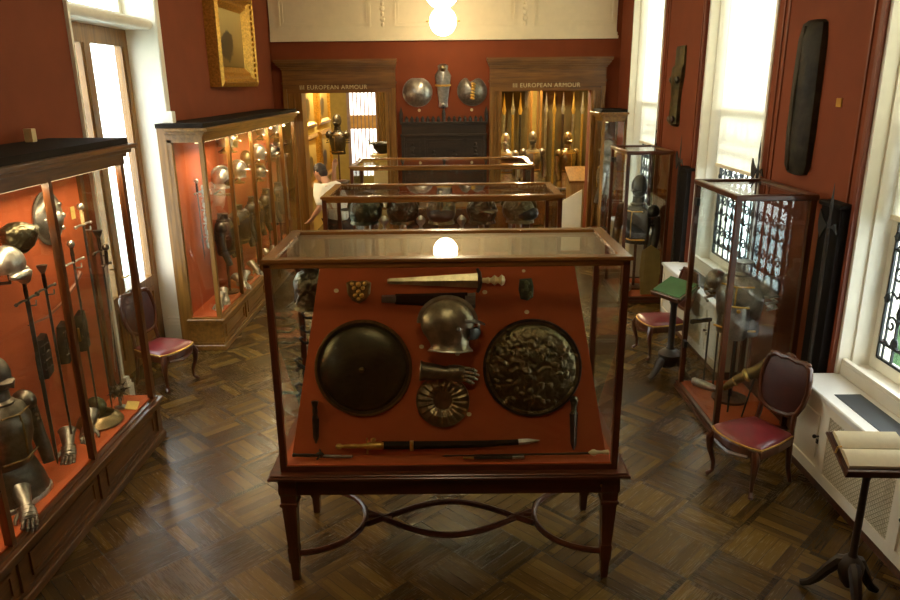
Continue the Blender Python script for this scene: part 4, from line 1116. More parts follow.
mb = MB(); mb.loft([[(x, .04*k*math.cos(2*PI*i/12), .045+h_*math.sin(2*PI*i/12)) for i in range(12)] for x, k, h_ in ((-.12, .5, .03), (-.1, .9, .042), (0, 1.1, .042), (.1, 1.1, .034), (.16, .6, .022), (.18, .1, .01))]); mb.build('shoe', 'steel', s, True)
half_armour('armour with gilt helmet in the far right vitrine', (2.79, 10.62, .094), -.7, 'darksteel', 'gold', 1.12, helmet=True, skirt=False)
s = thing('tournament_shield', 'tall buff-coloured wooden shield leaning in the far right vitrine', 'shield', (2.92, 10.20, .094), (math.radians(-2), 0, 0))
mb = MB(); mb.loft([[(-.12, y, .0), (.12, y, .0), (.15, y, .35), (.13, y, .65), (0, y, .74), (-.13, y, .65), (-.15, y, .35)] for y in (0, .03)]); mb.build('board', plain('buff_hide', (.40, .30, .10), .6), s)
s = thing('sabaton', 'bright steel foot armour on the floor of the far right vitrine', 'armour piece', (2.62, 10.32, .094), (0, 0, -2.2))
mb = MB(); mb.loft([[(x, .04*k*math.cos(2*PI*i/12), .045+h_*math.sin(2*PI*i/12)) for i in range(12)] for x, k, h_ in ((-.12, .5, .03), (-.1, .9, .042), (0, 1.1, .042), (.1, 1.1, .034), (.16, .6, .022), (.18, .1, .01))]); mb.build('shoe', 'steel', s, True)

# ------------------------------------------------------------------ chairs
def chair(label, loc, rz, m='mahogz', back=True, leather='leather'):
    r = thing('side_chair', label, 'chair', loc, (0, 0, rz), 'carved side chairs with red leather seats')
    def outline(k, f=1.): # front towards +x
        return [(.25*k, -.17*k), (.27*k, -.08*k), (.275*k, 0), (.27*k, .08*k), (.25*k, .17*k), (.21*k, .245*k), (.0, .235*k), (-.22*k, .19*k), (-.225*k, 0), (-.22*k, -.19*k), (.0, -.235*k), (.21*k, -.245*k)]
    mb = MB(); mb.loft([[(x, y, z) for x, y in outline(k)] for z, k in ((.345, .97), (.36, 1.), (.41, 1.), (.42, .97))]); mb.build('seat_frame', m, r)
    mb = MB(); mb.loft([[(x, y, z+(.02 if k < .5 else 0)) for x, y in outline(k)] for z, k in ((.415, .95), (.432, .96), (.45, .90), (.462, .7), (.462, .35))]); mb.build('seat', leather, r, True)
    mb = MB(); o = outline(.965); mb.tube([(x, y, .425) for x, y in o+o[:1]], .008, 5); mb.build('gilt_nailing', 'gold', r, True)
    for sy in (-1, 1):
        mb = MB(); mb.tube([(.215, sy*.20, .40), (.235, sy*.225, .34), (.232, sy*.222, .25), (.205, sy*.195, .13), (.205, sy*.195, .05), (.235, sy*.22, .018), (.24, sy*.225, .012)], [.030, .034, .026, .018, .015, .02, .012], 8); mb.build('leg', m, r, True)
        mb = MB(); mb.tube([(-.20, sy*.17, .40), (-.205, sy*.175, .30), (-.215, sy*.178, .15), (-.25, sy*.185, .015)], [.026, .024, .02, .018], 8); mb.build('leg', m, r, True)
        mb = MB(); mb.tube([(.24, sy*.16, .35), (.262, sy*.08, .335), (.268, 0, .322)], [.02, .016, .022], 6); mb.build('apron_carving', m, r, True)
    # back: cartouche frame leaning away
    def bk(y, z): return (-.215-(z-.42)*.17, y, z)
    ring = [(.0, 1.005), (.07, .99), (.13, 1.0), (.185, .965), (.205, .88), (.215, .78), (.20, .68), (.165, .60), (.10, .565), (0, .555)]
    ring = ring + [(-y, z) for y, z in ring[-2:0:-1]]
    P = [bk(y, z) for y, z in ring]
    bkp = MB(); bkp.tube(P+P[:1], .022, 8); fr_ = bkp.build('back_frame', m, r, True)
    for yy, zz, rr in ((0, 1.015, (.02, .05, .028)), (.16, .995, (.02, .03, .022)), (-.16, .995, (.02, .03, .022))): MB().ell(bk(yy, zz), rr, 10, 6).build('crest_carving', m, fr_, True)
    mb = MB(); mb.loft([[(p[0]+d, p[1]*k, .78+(p[2]-.78)*k) for p in P] for d, k in ((-.012, .9), (.006, .93), (.016, .8))]); mb.build('back_pad', 'leatherback', r, True)
    for sy in (-1, 1):
        mb = MB(); mb.tube([bk(sy*.17, .40), bk(sy*.16, .48), bk(sy*.15, .60)], [.024, .02, .022], 7); mb.build('back_post', m, r, True)
    return r
chair('red leather side chair by the near vitrine, in front of the radiator cabinet', (2.40, 5.16, 0), math.radians(207))
chair('red leather side chair behind the dark book stand, by the middle window', (2.47, 8.02, 0), math.radians(188))
chair('red leather side chair against the glazed door on the left', (-3.12, 7.26, 0), math.radians(-24))

# ------------------------------------------------------------------ lecterns and books
def lectern(label, loc, rz, h, base_m='ebony', k_=1.):
    r = thing('lectern', label, 'lectern', loc, (0, 0, rz), 'dark wooden book stands')
    mb = MB(Matrix.Diagonal((k_, k_, 1, 1))); mb.lathe([(.028, .28), (.03, .34), (.022, .36), (.02, h-.18), (.03, h-.14), (.024, h-.10), (.03, h-.06)], 12); mb.build('column', base_m, r, True)
    for k in range(3):
        a = k*2*PI/3+.4; q = lambda d, z: (d*math.cos(a), d*math.sin(a), z)
        mb = MB(); mb.tube([q(.0, .30), q(.06, .28), q(.12, .19), q(.17, .10), q(.21, .05), q(.255, .022)], [q_*k_ for q_ in (.035, .04, .034, .028, .024, .022)], 8, 1/k_); mb.build('leg', base_m, r, True)
    T = Matrix.Diagonal((k_, k_, 1, 1)); mb = MB(T); mb.lathe([(.02, .12), (.05, .16), (.07, .22), (.075, .28), (.05, .32), (.028, .34)], 14); mb.build('urn', base_m, r, True)
    T = Matrix.Translation((0, 0, h)) @ Matrix.Rotation(math.radians(24), 4, 'X')
    mb = MB(T); mb.box(-.20, .20, -.15, .15, -.025, 0, .005); mb.box(-.20, .20, -.165, -.145, -.025, .03, .005); mb.build('book_rest', 'mahog', r)
    mb = MB(); mb.box(-.03, .03, -.05, .05, h-.08, h-.02); mb.build('bracket', base_m, r)
    return r
def on_rest(name, label, cat, loc, rz, h):
    e = (Matrix.Rotation(rz, 4, 'Z') @ Matrix.Rotation(math.radians(24), 4, 'X')).to_euler()
    return thing(name, label, cat, (loc[0], loc[1], h+.001), e)
L1, Z1, H1 = (2.42, 3.72), math.radians(-3), 1.04
lectern('dark book stand at the lower right corner, by the near radiator cabinet', (L1[0], L1[1], 0), Z1, H1)
bk_ = on_rest('open_book', 'open book with cream pages on the near book stand', 'book', L1, Z1, H1)
MB().box(-.19, .19, -.135, .14, .001, .009, .003).build('cover', 'leatherback', bk_)
for s in (0, 1):
    mb = MB(); prof = [(.003, .012), (.003, .03), (.03, .043), (.08, .042), (.125, .032), (.128, .012)]
    a = [(-.178, (y if s else -y), z) for y, z in prof]; c = [(.178, (y if s else -y), z) for y, z in prof]
    mb.loft([a, c]); mb.build('page_block', 'paper', bk_, True)
mb = MB(); mb.tube([(-.18, .0, .045), (-.2, .0, .04), (-.205, -.01, .0)], .006, 5); mb.build('ribbon', 'gold', bk_)
L2, Z2, H2 = (2.37, 7.30), math.radians(-62), 1.0
lectern('dark book stand beside the near glass vitrine, holding a green book', (L2[0], L2[1], 0), Z2, H2, k_=1.7)
bk_ = on_rest('green_book', 'closed green book on the far book stand', 'book', L2, Z2, H2)
MB().box(-.185, .185, -.12, .13, .004, .028).build('page_block', 'paper', bk_)
mb = MB(); mb.box(-.19, .19, -.135, .14, .028, .034); mb.box(-.19, .19, -.135, .14, 0, .005); mb.box(-.19, .19, .13, .14, 0, .034); mb.build('cover', 'green', bk_)

# ------------------------------------------------------------------ wall-hung things
p = thing('gilt_picture', 'landscape painting in a heavy gilt frame high on the left wall', 'picture', (XL, 11.30, 3.78), LW)
hw, hh = .97, .68
mb = MB()
def frame_ring(w0, h0, z): return [(-w0, -h0, z), (w0, -h0, z), (w0, h0, z), (-w0, h0, z)]
rings = [frame_ring(hw, hh, 0.0), frame_ring(hw, hh, .16), frame_ring(hw-.05, hh-.05, .19), frame_ring(hw-.10, hh-.10, .15), frame_ring(hw-.16, hh-.16, .10), frame_ring(hw-.20, hh-.20, .11), frame_ring(hw-.28, hh-.28, .04), frame_ring(hw-.30, hh-.30, .0)]
mb.loft(rings, caps=False); mb.build('frame', 'giltframe', p)
mb = MB()
for k in range(26):
    f = -1+2*k/25
    for s in (-1, 1): mb.ell((f*(hw-.09), s*(hh-.09), .165), (.035, .03, .02), 6, 4)
for k in range(16):
    f = -1+2*k/15
    for s in (-1, 1): mb.ell((s*(hw-.09), f*(hh-.09), .165), (.03, .035, .02), 6, 4)
mb.build('frame_ornament', 'giltframe', p, True)
MB().box(-hw+.28, hw-.28, -hh+.28, hh-.28, .02, .045).build('canvas', 'canvas', p)
# long dark pavise on the first pier of the right wall
p = thing('tall_shield', 'tall narrow blackened shield on the red wall above the near vitrine', 'shield', (XR, 6.53, 2.95), RWR)
mb = MB(); rings = []
for y, w_, d in ((-.66, .06, .05), (-.645, .13, .085), (-.58, .175, .11), (-.3, .19, .125), (.2, .185, .125), (.5, .175, .12), (.62, .15, .10), (.645, .10, .075), (.65, .05, .05)):
    rings.append([(-w_, y, .0), (-w_*1.02, y, d*.45), (-w_*.7, y, d*.9), (0, y, d*1.08), (w_*.7, y, d*.9), (w_*1.02, y, d*.45), (w_, y, .0)])
mb.loft(rings); mb.build('body', plain('aged_black_hide', (.030, .024, .012), .6, 0., .5, 9, .3, spec=.25), p, True)
mb = MB(); mb.tube([(0, -.62, .122), (0, 0, .14), (0, .6, .115)], .012, 6); mb.build('ridge', plain('aged_black_hide_edge', (.04, .03, .015), .55, 0., .4, 9, .2, spec=.25), p, True)
p = thing('horse_chanfron', 'worn dark bronze horse head armour on the red wall past the middle window', 'horse armour', (XR, 10.28, 3.03), RWR)
mb = MB(); rings = []
for y, w_, d in ((-.52, .08, .05), (-.48, .13, .10), (-.36, .12, .10), (-.15, .11, .09), (.0, .14, .10), (.15, .19, .10), (.26, .20, .09), (.30, .20, .05), (.52, .19, .05), (.54, .18, .03)):
    rings.append([(-w_, y, .0), (-w_, y, d*.5), (-w_*.5, y, d), (w_*.5, y, d), (w_, y, d*.5), (w_, y, .0)])
mb.loft(rings); mb.build('face_plate', steel('dull_aged_bronze', (.13, .105, .045), .42, .3, 9, (.02, .02, .012), .7), p, True)
for s in (-1, 1):
    MB().ell((s*.12, .1, .08), (.06, .05, .035), 10, 6).build('eye_guard', 'darksteel', p, True); MB().ell((s*.08, -.42, .09), (.04, .05, .03), 10, 6).build('nostril_guard', 'darksteel', p, True)
p = thing('wall_plate', 'small brass plate on the red pier right of the tall black shield', 'plate', (XR, 6.02, 2.93), RWR)
MB().box(-.04, .04, -.035, .035, 0, .012, .003).build('plate', 'brass', p)
# painted mouldings on the piers
for i, (a, c) in enumerate(((5.47, 7.34), (9.30, 11.18))):
    t_ = MB()
    for y in (a+.12, a+.22, c-.22, c-.12): t_.box(XR-.012, XR+.01, y-.012, y+.012, .16, 4.9)
    t_.box(XR-.05, XR+.01, a+.02, a+.06, .16, 4.9)
    struct(t_.build('trim_%d' % (i+2), 'redpaint'), 'red painted upright mouldings on the %s pier of the right wall' % ('near', 'far')[i], 'trim')
# dark curtain-like timber rails flanking each pier, and staff weapons standing there
def polearm(label, x, y, L, kind):
    r = thing('staff_weapon', label, 'weapon', (x, y, 0), (0, 0, 0), 'staff weapons standing along the right wall')
    mb = MB(); mb.tube([(0, 0, 0), (0, 0, L*.5), (0, 0, L)], [.017, .018, .016], 8); mb.build('shaft', 'ebony', r, True)
    mb = MB()
    if kind == 'spear':
        mb.loft([[(-w*.3, 0, L+z), (0, -w, L+z), (w*.3, 0, L+z), (0, w, L+z)] for z, w in ((-.1, .02), (.0, .022), (.08, .03), (.3, .016), (.62, .002))]); mb.tube([(0, -.02, .04+L), (0, -.06, .08+L), (0, -.07, .13+L)], [.012, .008, .002], 5); mb.tube([(0, -.015, .28+L), (0, -.05, .32+L)], [.01, .003], 5)
    else:
        mb.loft([[(-w*.25, 0, L+z), (0, -w, L+z), (w*.25, 0, L+z), (0, w, L+z)] for z, w in ((-.1, .02), (.04, .03), (.10, .02), (.17, .03), (.36, .002))])
        mb.prism([(.02, L+.02), (.10, L+.07), (.15, L+.13), (.165, L+.05), (.15, L-.04), (.11, L-.10), (.06, L-.02)], -.006, .006, 'YZ')
        mb.prism([(-.02, L+.01), (-.09, L+.05), (-.13, L-.03), (-.08, L+.0)], -.006, .006, 'YZ')
    mb.build('head', 'iron', r, False)
    return r
for (y_a, y_b, zt_, lab) in ((5.56, 5.86, 2.13, 'tall black timber panel on the wall right of the near vitrine'), (9.32, 9.62, 2.0, 'tall black timber panel on the wall right of the far vitrine')):
    pn = thing('timber_panel', lab, 'panel', (XR, (y_a+y_b)/2, 0)); hh_ = (y_b-y_a)/2
    mb = MB(); mb.box(-.11, -.014, -hh_, hh_, 0, zt_, .006); mb.build('board', 'soot', pn)
    mb = MB(); mb.box(-.13, -.014, -hh_-.02, hh_+.02, zt_, zt_+.04, .006); mb.build('capping', 'soot', pn)
polearm('black halberd against the near edge of the middle window', XR-.06, 7.30, 2.22, 'halberd')
polearm('black halberd in front of the timber panel beside the near vitrine', XR-.16, 5.62, 1.98, 'halberd')
polearm('slim black spear seen against the farthest window', XR-.05, 11.10, 2.10, 'spear')
polearm('dark halberd on the pier below the horse head armour', XR-.16, 9.50, 2.1, 'halberd')

# ------------------------------------------------------------------ end wall
p = thing('shaffron_plate', 'bright shell-shaped steel plate, left one above the black settle', 'armour piece', (-.60, YB, 2.97), BW)
def shell(o, flip, m='steel'):
    nd, na = (.45, PI*.60) if flip else (.09, PI*.5)
    mb = MB(); rings = []
    for r_, z in ((1., .0), (1., .02), (.93, .05), (.7, .11), (.4, .15), (.12, .165), (.01, .167)):
        ring = []
        for k in range(40):
            a = 2*PI*k/40
            notch = 1-nd*math.exp(-((a-na)/.30)**2)
            ring.append((.275*r_*math.cos(a), -.0+.265*r_*math.sin(a)*notch, z))
        rings.append(ring)
    mb.loft(rings); mb.build('plate', m, o, True)
    mb = MB()
    for k in range(9):
        a = PI*1.12+PI*.76*k/8
        mb.tube([(.03*math.cos(a), .03*math.sin(a)-.0, .165), (.13*math.cos(a), .13*math.sin(a), .142), (.24*math.cos(a), .235*math.sin(a), .052)], [.006, .009, .01], 5)
    mb.build('fluting', m, o, True)
    MB().tube([(.27*math.cos(a), .26*math.sin(a)*(1-nd*math.exp(-((a-na)/.30)**2)), .02) for a in [2*PI*k/40 for k in range(41)]], .012, 6).build('rolled_edge', m, o, True)
shell(p, False)
p = thing('shaffron_plate', 'bright shell-shaped steel plate with gilt centre, right one above the black settle', 'armour piece', (.42, YB, 2.98), (PI/2, math.radians(18), 0))
shell(p, True, 'greysteel')
mb = MB()
for k in range(6): mb.ell((-.02+.012*k, .13-.05*k, .15), (.05, .03, .03), 10, 6)
mb.build('gilt_rib', 'gold', p, True)
p = thing('face_mask_armour', 'narrow steel horse head armour between the two shell-shaped plates', 'horse armour', (-.12, YB, 3.06), BW)
mb = MB(); rings = []
for y, w_, d in ((-.38, .05, .05), (-.36, .09, .09), (-.28, .085, .10), (-.05, .115, .11), (.05, .13, .12), (.2, .155, .12), (.26, .12, .10), (.3, .09, .09), (.38, .10, .09), (.41, .05, .05)):
    rings.append([(-w_, y, .0), (-w_*.9, y, d*.6), (-.02, y, d), (.02, y, d), (w_*.9, y, d*.6), (w_, y, .0)])
mb.loft(rings); mb.build('face_plate', 'greysteel', p, True)
MB().tube([(-.14, .03, .08), (-.05, .02, .13), (.05, .02, .13), (.14, .03, .08)], .02, 6).build('gilt_band', 'gold', p, True)
MB().ell((0, .33, .10), (.06, .06, .04), 10, 6).build('brow_boss', 'brownsteel', p, True)
MB().ell((0, -.32, .09), (.04, .04, .03), 10, 6).build('nose_boss', 'steel', p, True)
for x, z, lab in ((-.575, 2.64, 'left shell-shaped plate'), (-.11, 2.60, 'narrow horse head armour'), (.415, 2.64, 'right shell-shaped plate')):
    p = thing('number_disc', 'tiny pale number disc on the end wall below the '+lab, 'label', (x, YB, z), BW, 'number discs on the end wall')
    MB().lathe([(.028, 0), (.028, .008), (.004, .009)], 14).build('disc', 'ivory', p)
# carved dark settle
p = thing('carved_settle', 'carved black high-backed settle against the end wall between the doorways', 'settle', (-.115, YB-.02, 0))
W = .80
mb = MB(); mb.box(-W, W, -.06, 0, .3, 2.42); mb.build('back', 'ebony', p)
mb = MB()
for z in (2.16, 2.38): mb.box(-W-.02, W+.02, -.10, 0, z, z+.05, .006)
mb.box(-W, W, -.09, 0, 1.55, 1.60); mb.build('rail', 'ebony', p)
for k in range(5):
    x = -W+.02+k*(2*W-.04)/4
    MB().box(x-.03, x+.03, -.09, 0, .3, 2.2).build('stile', 'ebony', p)
for k in range(4):
    x = -W+.2+k*.4; mb = MB(); rect_frame(mb, x-.14, x+.14, 1.66, 2.1, .025, -.075, -.055)
    for q in range(5): mb.ell((x, -.065, 1.74+q*.07), (.05 if q % 2 else .03, .012, .03), 8, 5)
    mb.build('carved_panel', 'ebony', p)
for k in range(17):
    mb = MB(); x = -W+k*2*W/16; hh_ = .27 if k in (0, 8, 16) else .10
    mb.tube([(x, -.05, 2.42), (x, -.05, 2.43+hh_*.6), (x, -.05, 2.44+hh_)], [.016 if hh_ < .1 else .035, .022 if hh_ < .1 else .04, .003], 6); mb.build('finial', 'ebony', p)
mb = MB(); mb.box(-W, W, -.5, -.05, .42, .48, .006); mb.box(-W, W, -.46, -.42, .06, .42); mb.build('seat', 'ebony', p)
for s in (-1, 1):
    MB().box(s*W-.04, s*W+.04, -.5, 0, 0, .85, .006).build('arm', 'ebony', p)
mb = MB(); rect_frame(mb, -.28, .30, 1.93, 2.06, .02, -.11, -.10); mb.box(-.27, .29, -.108, -.1, 1.94, 2.05); mb.build('label_frame', 'ebony', p)

# ------------------------------------------------------------------ lamps
def globe(x, y, z, lab):
    r = thing('globe_lamp', lab, 'lamp', (x, y, z), group='opal globe lamps hanging down the middle')
    MB().ell((0, 0, 0), (.225, .225, .235), 24, 14).build('opal_globe', 'globe', r, True)
    MB().lathe([(.226, -.012), (.245, -.008), (.245, .008), (.226, .012)], 28).build('band', 'brass', r, True)
    mb = MB()
    for s in (-1, 1): mb.ell((s*.26, 0, 0), (.03, .015, .015), 8, 5)
    mb.build('screw', 'brass', r, True)
    mb = MB(); mb.lathe([(.09, .21), (.09, .25), (.02, .27), (.012, .3), (.012, ZC-z)], 14); mb.build('stem', 'brass', r, True)
globe(-.10, 12.9, 4.12, 'lit opal globe lamp hanging before the frieze, lower one in view')
globe(-.09, 10.0, 4.27, 'lit opal globe lamp at the top edge, nearer one in view')
globe(-.07, 7.0, 4.13, 'lit opal globe lamp hanging above the second glass case, out of frame')

globe(-.05, 2.1, 4.27, 'lit opal globe lamp hanging just before the front glass case, out of frame')
# ------------------------------------------------------------------ person
def person():
    r = thing('person', 'person in a white shirt leaning left with one arm raised beyond the second case', 'person', (-1.80, 11.35, 0), (0, 0, math.radians(-35)))
    r.scale = (1.07, 1.07, 1.07)
    # joints (facing -x, leaning)
    J = {'pel': (0.02, 0, .95), 'sp1': (-.03, 0, 1.12), 'sp2': (-.10, 0, 1.32), 'nk': (-.18, 0, 1.50), 'nk2': (-.22, -.01, 1.56),
         'hL': (.02, -.10, .90), 'kL': (-.02, -.11, .50), 'aL': (.05, -.11, .09), 'tL': (-.14, -.11, .035), 'hR': (.02, .10, .90), 'kR': (.05, .11, .50), 'aR': (.14, .11, .09), 'tR': (-.04, .12, .035),
         'shL': (-.13, -.19, 1.45), 'elL': (-.06, -.30, 1.20), 'wrL': (-.24, -.30, 1.02), 'shR': (-.15, .19, 1.46), 'elR': (-.30, .26, 1.40), 'wrR': (-.16, .14, 1.72)}
    rad = {'pel': .145, 'sp1': .135, 'sp2': .15, 'nk': .075, 'nk2': .055, 'hL': .095, 'hR': .095, 'kL': .062, 'kR': .062, 'aL': .042, 'aR': .042, 'tL': .035, 'tR': .035, 'shL': .075, 'shR': .075, 'elL': .048, 'elR': .048, 'wrL': .03, 'wrR': .03}
    E_ = [('pel', 'sp1'), ('sp1', 'sp2'), ('sp2', 'nk'), ('nk', 'nk2'), ('pel', 'hL'), ('hL', 'kL'), ('kL', 'aL'), ('aL', 'tL'), ('pel', 'hR'), ('hR', 'kR'), ('kR', 'aR'), ('aR', 'tR'), ('sp2', 'shL'), ('shL', 'elL'), ('elL', 'wrL'), ('sp2', 'shR'), ('shR', 'elR'), ('elR', 'wrR')]
    def skin(name, keys, edges, grow, m, parent, extra=()):
        kk = list(keys); me = bpy.data.meshes.new(name)
        vs = [Vector(J[k]) for k in kk]; es = [(kk.index(a), kk.index(b_)) for a, b_ in edges]
        me.from_pydata(vs, es, []); me.materials.append(M[m])
        o = bpy.data.objects.new(name, me); C.objects.link(o); o.parent = parent
        o.modifiers.new('s', 'SKIN'); sd = o.modifiers.new('d', 'SUBSURF'); sd.levels = 1; sd.render_levels = 2
        for i, k in enumerate(kk):
            me.skin_vertices[0].data[i].radius = (rad[k]+grow, rad[k]+grow)
        me.skin_vertices[0].data[0].use_root = True
        o.modifiers['s'].use_smooth_shade = True
        bpy.context.view_layer.update()
        dg = bpy.context.evaluated_depsgraph_get(); m2 = bpy.data.meshes.new_from_object(o.evaluated_get(dg))
        o2 = bpy.data.objects.new(name, m2); C.objects.link(o2); o2.parent = parent; bpy.data.objects.remove(o); o2.name = name
        return o2
    body = skin('body', list(J), E_, 0, 'skin', r)
    # head as part of the same body mesh
    hb = MB(Matrix.Translation((-.30, -.02, 1.665)) @ Matrix.Rotation(math.radians(-28), 4, 'Y') @ Matrix.Scale(1.05, 4))
    hb.ell((0, 0, 0), (.098, .078, .118), 20, 14); hb.ell((-.03, 0, -.065), (.065, .055, .06), 14, 9)
    hb.loft([[(-.085, -.012, .02), (-.085, .012, .02), (-.09, 0, .03)], [(-.118, -.016, -.022), (-.118, .016, -.022), (-.112, 0, -.012)], [(-.09, -.01, -.03), (-.09, .01, -.03), (-.09, 0, -.028)]])
    for s in (-1, 1): hb.ell((.005, s*.08, -.005), (.022, .012, .034), 8, 6)
    hb.ell((-.083, 0, -.062), (.014, .026, .006), 8, 5); hb.ell((-.083, 0, -.074), (.014, .022, .007), 8, 5)
    hb.tube([(.02, 0, -.09), (.05, 0, -.2)], [.058, .06], 10)
    for (w_, d_) in (('wrL', V(-.6, 0, -.5)), ('wrR', V(.25, -.1, .95))):
        T = hb.T; hb.T = Matrix.Identity(4)
        p0 = Vector(J[w_]); d_ = d_.normalized(); sd = d_.cross(V(0, 1, 0)).normalized(); up = V(0, 1, 0)
        hb.tube([p0-d_*.03, p0+d_*.03, p0+d_*.09], [.028, .04, .038], 8, .6)
        for k, ln in ((-1.5, .065), (-.5, .078), (.5, .072), (1.5, .055)):
            b0 = p0+d_*.085+up*(k*.018); hb.tube([b0, b0+d_*ln*.55-sd*.008, b0+d_*ln-sd*.025], [.0095, .009, .006], 6)
        b0 = p0+d_*.035+up*.035; hb.tube([b0, b0+d_*.03+up*.022, b0+d_*.062+up*.028], [.012, .011, .007], 6)
        hb.T = T
    tmp = hb.build('head_tmp', 'skin', None, True)
    bm = bmesh.new(); bm.from_mesh(body.data); bm.from_mesh(tmp.data); bm.to_mesh(body.data); bm.free(); bpy.data.objects.remove(tmp)
    for q in body.data.polygons: q.use_smooth = True
    T = Matrix.Translation((-.30, -.02, 1.665)) @ Matrix.Rotation(math.radians(-28), 4, 'Y') @ Matrix.Scale(1.05, 4)
    mb = MB(T)
    rings = []
    for i in range(12):
        a = -.15+1.15*i/11; a *= PI/2
        rings.append([(.014+(.104 if math.cos(t_) > -.3 else .094)*math.cos(a)*math.cos(t_), .085*math.cos(a)*math.sin(t_), .022+.112*math.sin(a)) for t_ in [2*PI*k/20 for k in range(20)]])
    mb.loft(rings)
    mb.ell((.055, 0, -.02), (.055, .076, .08), 14, 9)
    mb.build('hair', 'hair', r, True)
    mb = MB(T)
    for s in (-1, 1): mb.ell((-.086, s*.032, .012), (.008, .012, .008), 8, 6)
    mb.build('eyes', 'iron', body, True)
    skin('shirt', ['sp1', 'pel', 'sp2', 'nk', 'shL', 'elL', 'shR', 'elR'], [('pel', 'sp1'), ('sp1', 'sp2'), ('sp2', 'nk'), ('sp2', 'shL'), ('shL', 'elL'), ('sp2', 'shR'), ('shR', 'elR')], .028, 'shirt', r)
    skin('trousers', ['pel', 'hL', 'kL', 'aL', 'hR', 'kR', 'aR'], [('pel', 'hL'), ('hL', 'kL'), ('kL', 'aL'), ('pel', 'hR'), ('hR', 'kR'), ('kR', 'aR')], .014, 'trousers', r)
    for s in (-1, 1):
        a = J['aL'] if s < 0 else J['aR']
        mb = MB(); mb.ell((a[0]-.08, a[1], .045), (.145, .052, .045), 14, 8); mb.build('shoe', 'black', r, True)
person()

# ------------------------------------------------------------------ the galleries beyond the doorways
BX0, BX1, BY = -5.2, 5.2, 23.5
mb = MB(); mb.box(BX0, BX1, BY, BY+.2, 0, 4.4); mb.box(-.65, -.35, YB+.3, BY, 0, 4.4); mb.box(-3.2, -3.0, YB+.3, 18.6, 0, 4.4); mb.box(3.45, 3.6, YB+.29, BY, 0, 4.4); mb.box(BX0, BX0+.2, YB+.3, BY, 0, 4.4); mb.box(BX0, -3.1, YB+.3, YB+.4, 0, 4.4)
struct(mb.build('wall_beyond', 'ochre'), 'ochre walls of the rooms beyond the doorways', 'wall')
struct(MB().box(BX0, BX1, YB+.3, BY+.2, 4.4, 4.5).build('ceiling_beyond', 'cream'), 'cream ceiling beyond the doorways', 'ceiling')
struct(MB().box(XR+.4, BX1, YB+.3, 24, -.12, 0).build('floor_beyond', 'floor'), 'parquet floor beyond the right doorway', 'floor')
# lit window with bars at the end of the left-hand room
w = setting('window_5', 'bright barred window at the end of the room through the left doorway', 'window', (-2.75, BY-.02, 0))
MB().box(-.42, .42, -.03, 0, .3, 3.3).build('bright_pane', plain('bright_window_pane', (.9, .88, .85), emit=2.2, ecol=(1, .93, .85), var=0), w)
mb = MB()
for k in range(8): mb.box(-.42+.12*k-.014, -.42+.12*k+.014, -.07, -.03, .3, 3.3)
mb.box(-.5, -.42, -.08, 0, .2, 3.4); mb.box(.42, .5, -.08, 0, .2, 3.4); mb.build('bar', plain('mauve_bars', (.30, .22, .22), .6), w)
mb = MB(); mb.box(-.42, .42, -.065, -.03, 1.78, 2.2); mb.build('lower_blind', plain('amber_blind', (.65, .38, .12), .7), w)
# gilt frames on the left wall beyond
for i, (y, z, w_, h_) in enumerate(((15.6, 2.75, .7, .5), (17.4, 2.75, .75, .5), (15.6, 1.55, .7, .55), (17.4, 1.55, .75, .55))):
    p = thing('gilt_frame_picture', 'gilt-framed picture through the left doorway, %s' % ('upper near', 'upper far', 'lower near', 'lower far')[i], 'picture', (-3.0, y, z), LW, 'gilt frames beyond the left doorway')
    mb = MB(); mb.loft([frame_ring(w_, h_, 0), frame_ring(w_, h_, .06), frame_ring(w_-.06, h_-.06, .09), frame_ring(w_-.12, h_-.12, .03), frame_ring(w_-.13, h_-.13, 0)], caps=False); mb.build('frame', 'giltframe', p)
    MB().box(-w_+.11, w_-.11, -h_+.11, h_-.11, .005, .03).build('canvas', 'canvas', p)
# dark pillar with armour bust
p = thing('pillar', 'dark square pillar seen through the left doorway', 'pillar', (-2.60, 17.0, 0))
mb = MB(); mb.box(-.16, .16, -.16, .16, 0, .90, .01); mb.box(-.2, .2, -.2, .2, .88, .95, .01); mb.box(-.2, .2, -.2, .2, 0, .2, .01); mb.build('shaft', 'ebony', p)
half_armour('dark armour with yellow light on it atop the pillar, through left doorway', (-2.60, 17.0, .95), -.3, 'darksteel', 'bronze', 1.0, True, False, arms=False)
s = thing('cauldron', 'black footed cauldron on a pale pedestal through the left doorway', 'cauldron', (-1.58, 17.0, 1.58))
mb = MB(); mb.lathe([(.10, 0), (.16, .06), (.20, .14), (.22, .20), (.32, .22), (.32, .25), (.2, .24), (.1, .1)], 24); mb.build('bowl', 'iron', s, True)
mb = MB()
for sx in (-1, 1): mb.tube([(sx*.28, 0, .24), (sx*.32, 0, .30), (sx*.26, 0, .32)], .014, 6)
mb.build('handle', 'iron', s, True)
s = thing('pedestal', 'pale square pedestal under the black cauldron', 'pedestal', (-1.58, 17.0, 0))
mb = MB(); mb.box(-.2, .2, -.2, .2, 0, 1.5, .01); mb.box(-.24, .24, -.24, .24, 1.5, 1.58, .01); mb.build('block', 'grill', s)
# striped curtain right of the window
s = thing('curtain', 'brown striped curtain right of the bright barred window', 'curtain', (-1.55, BY-.2, 0))
mb = MB(); pts0 = []; n = 40
fr0 = [(-.75+1.5*i/n, .05*math.sin(i*1.9), 0.1) for i in range(n+1)]; fr1 = [(x, y, 3.4) for x, y, z in fr0]
bk0 = [(x, y+.02, .1) for x, y, z in fr0[::-1]]; bk1 = [(x, y, 3.4) for x, y, z in bk0]
mb.loft([fr0+bk0, fr1+bk1]); mb.build('cloth', plain('brown_curtain', (.22, .12, .03), .8, var=.4, scale=12, stretch=(1, 1, .02)), s, True)
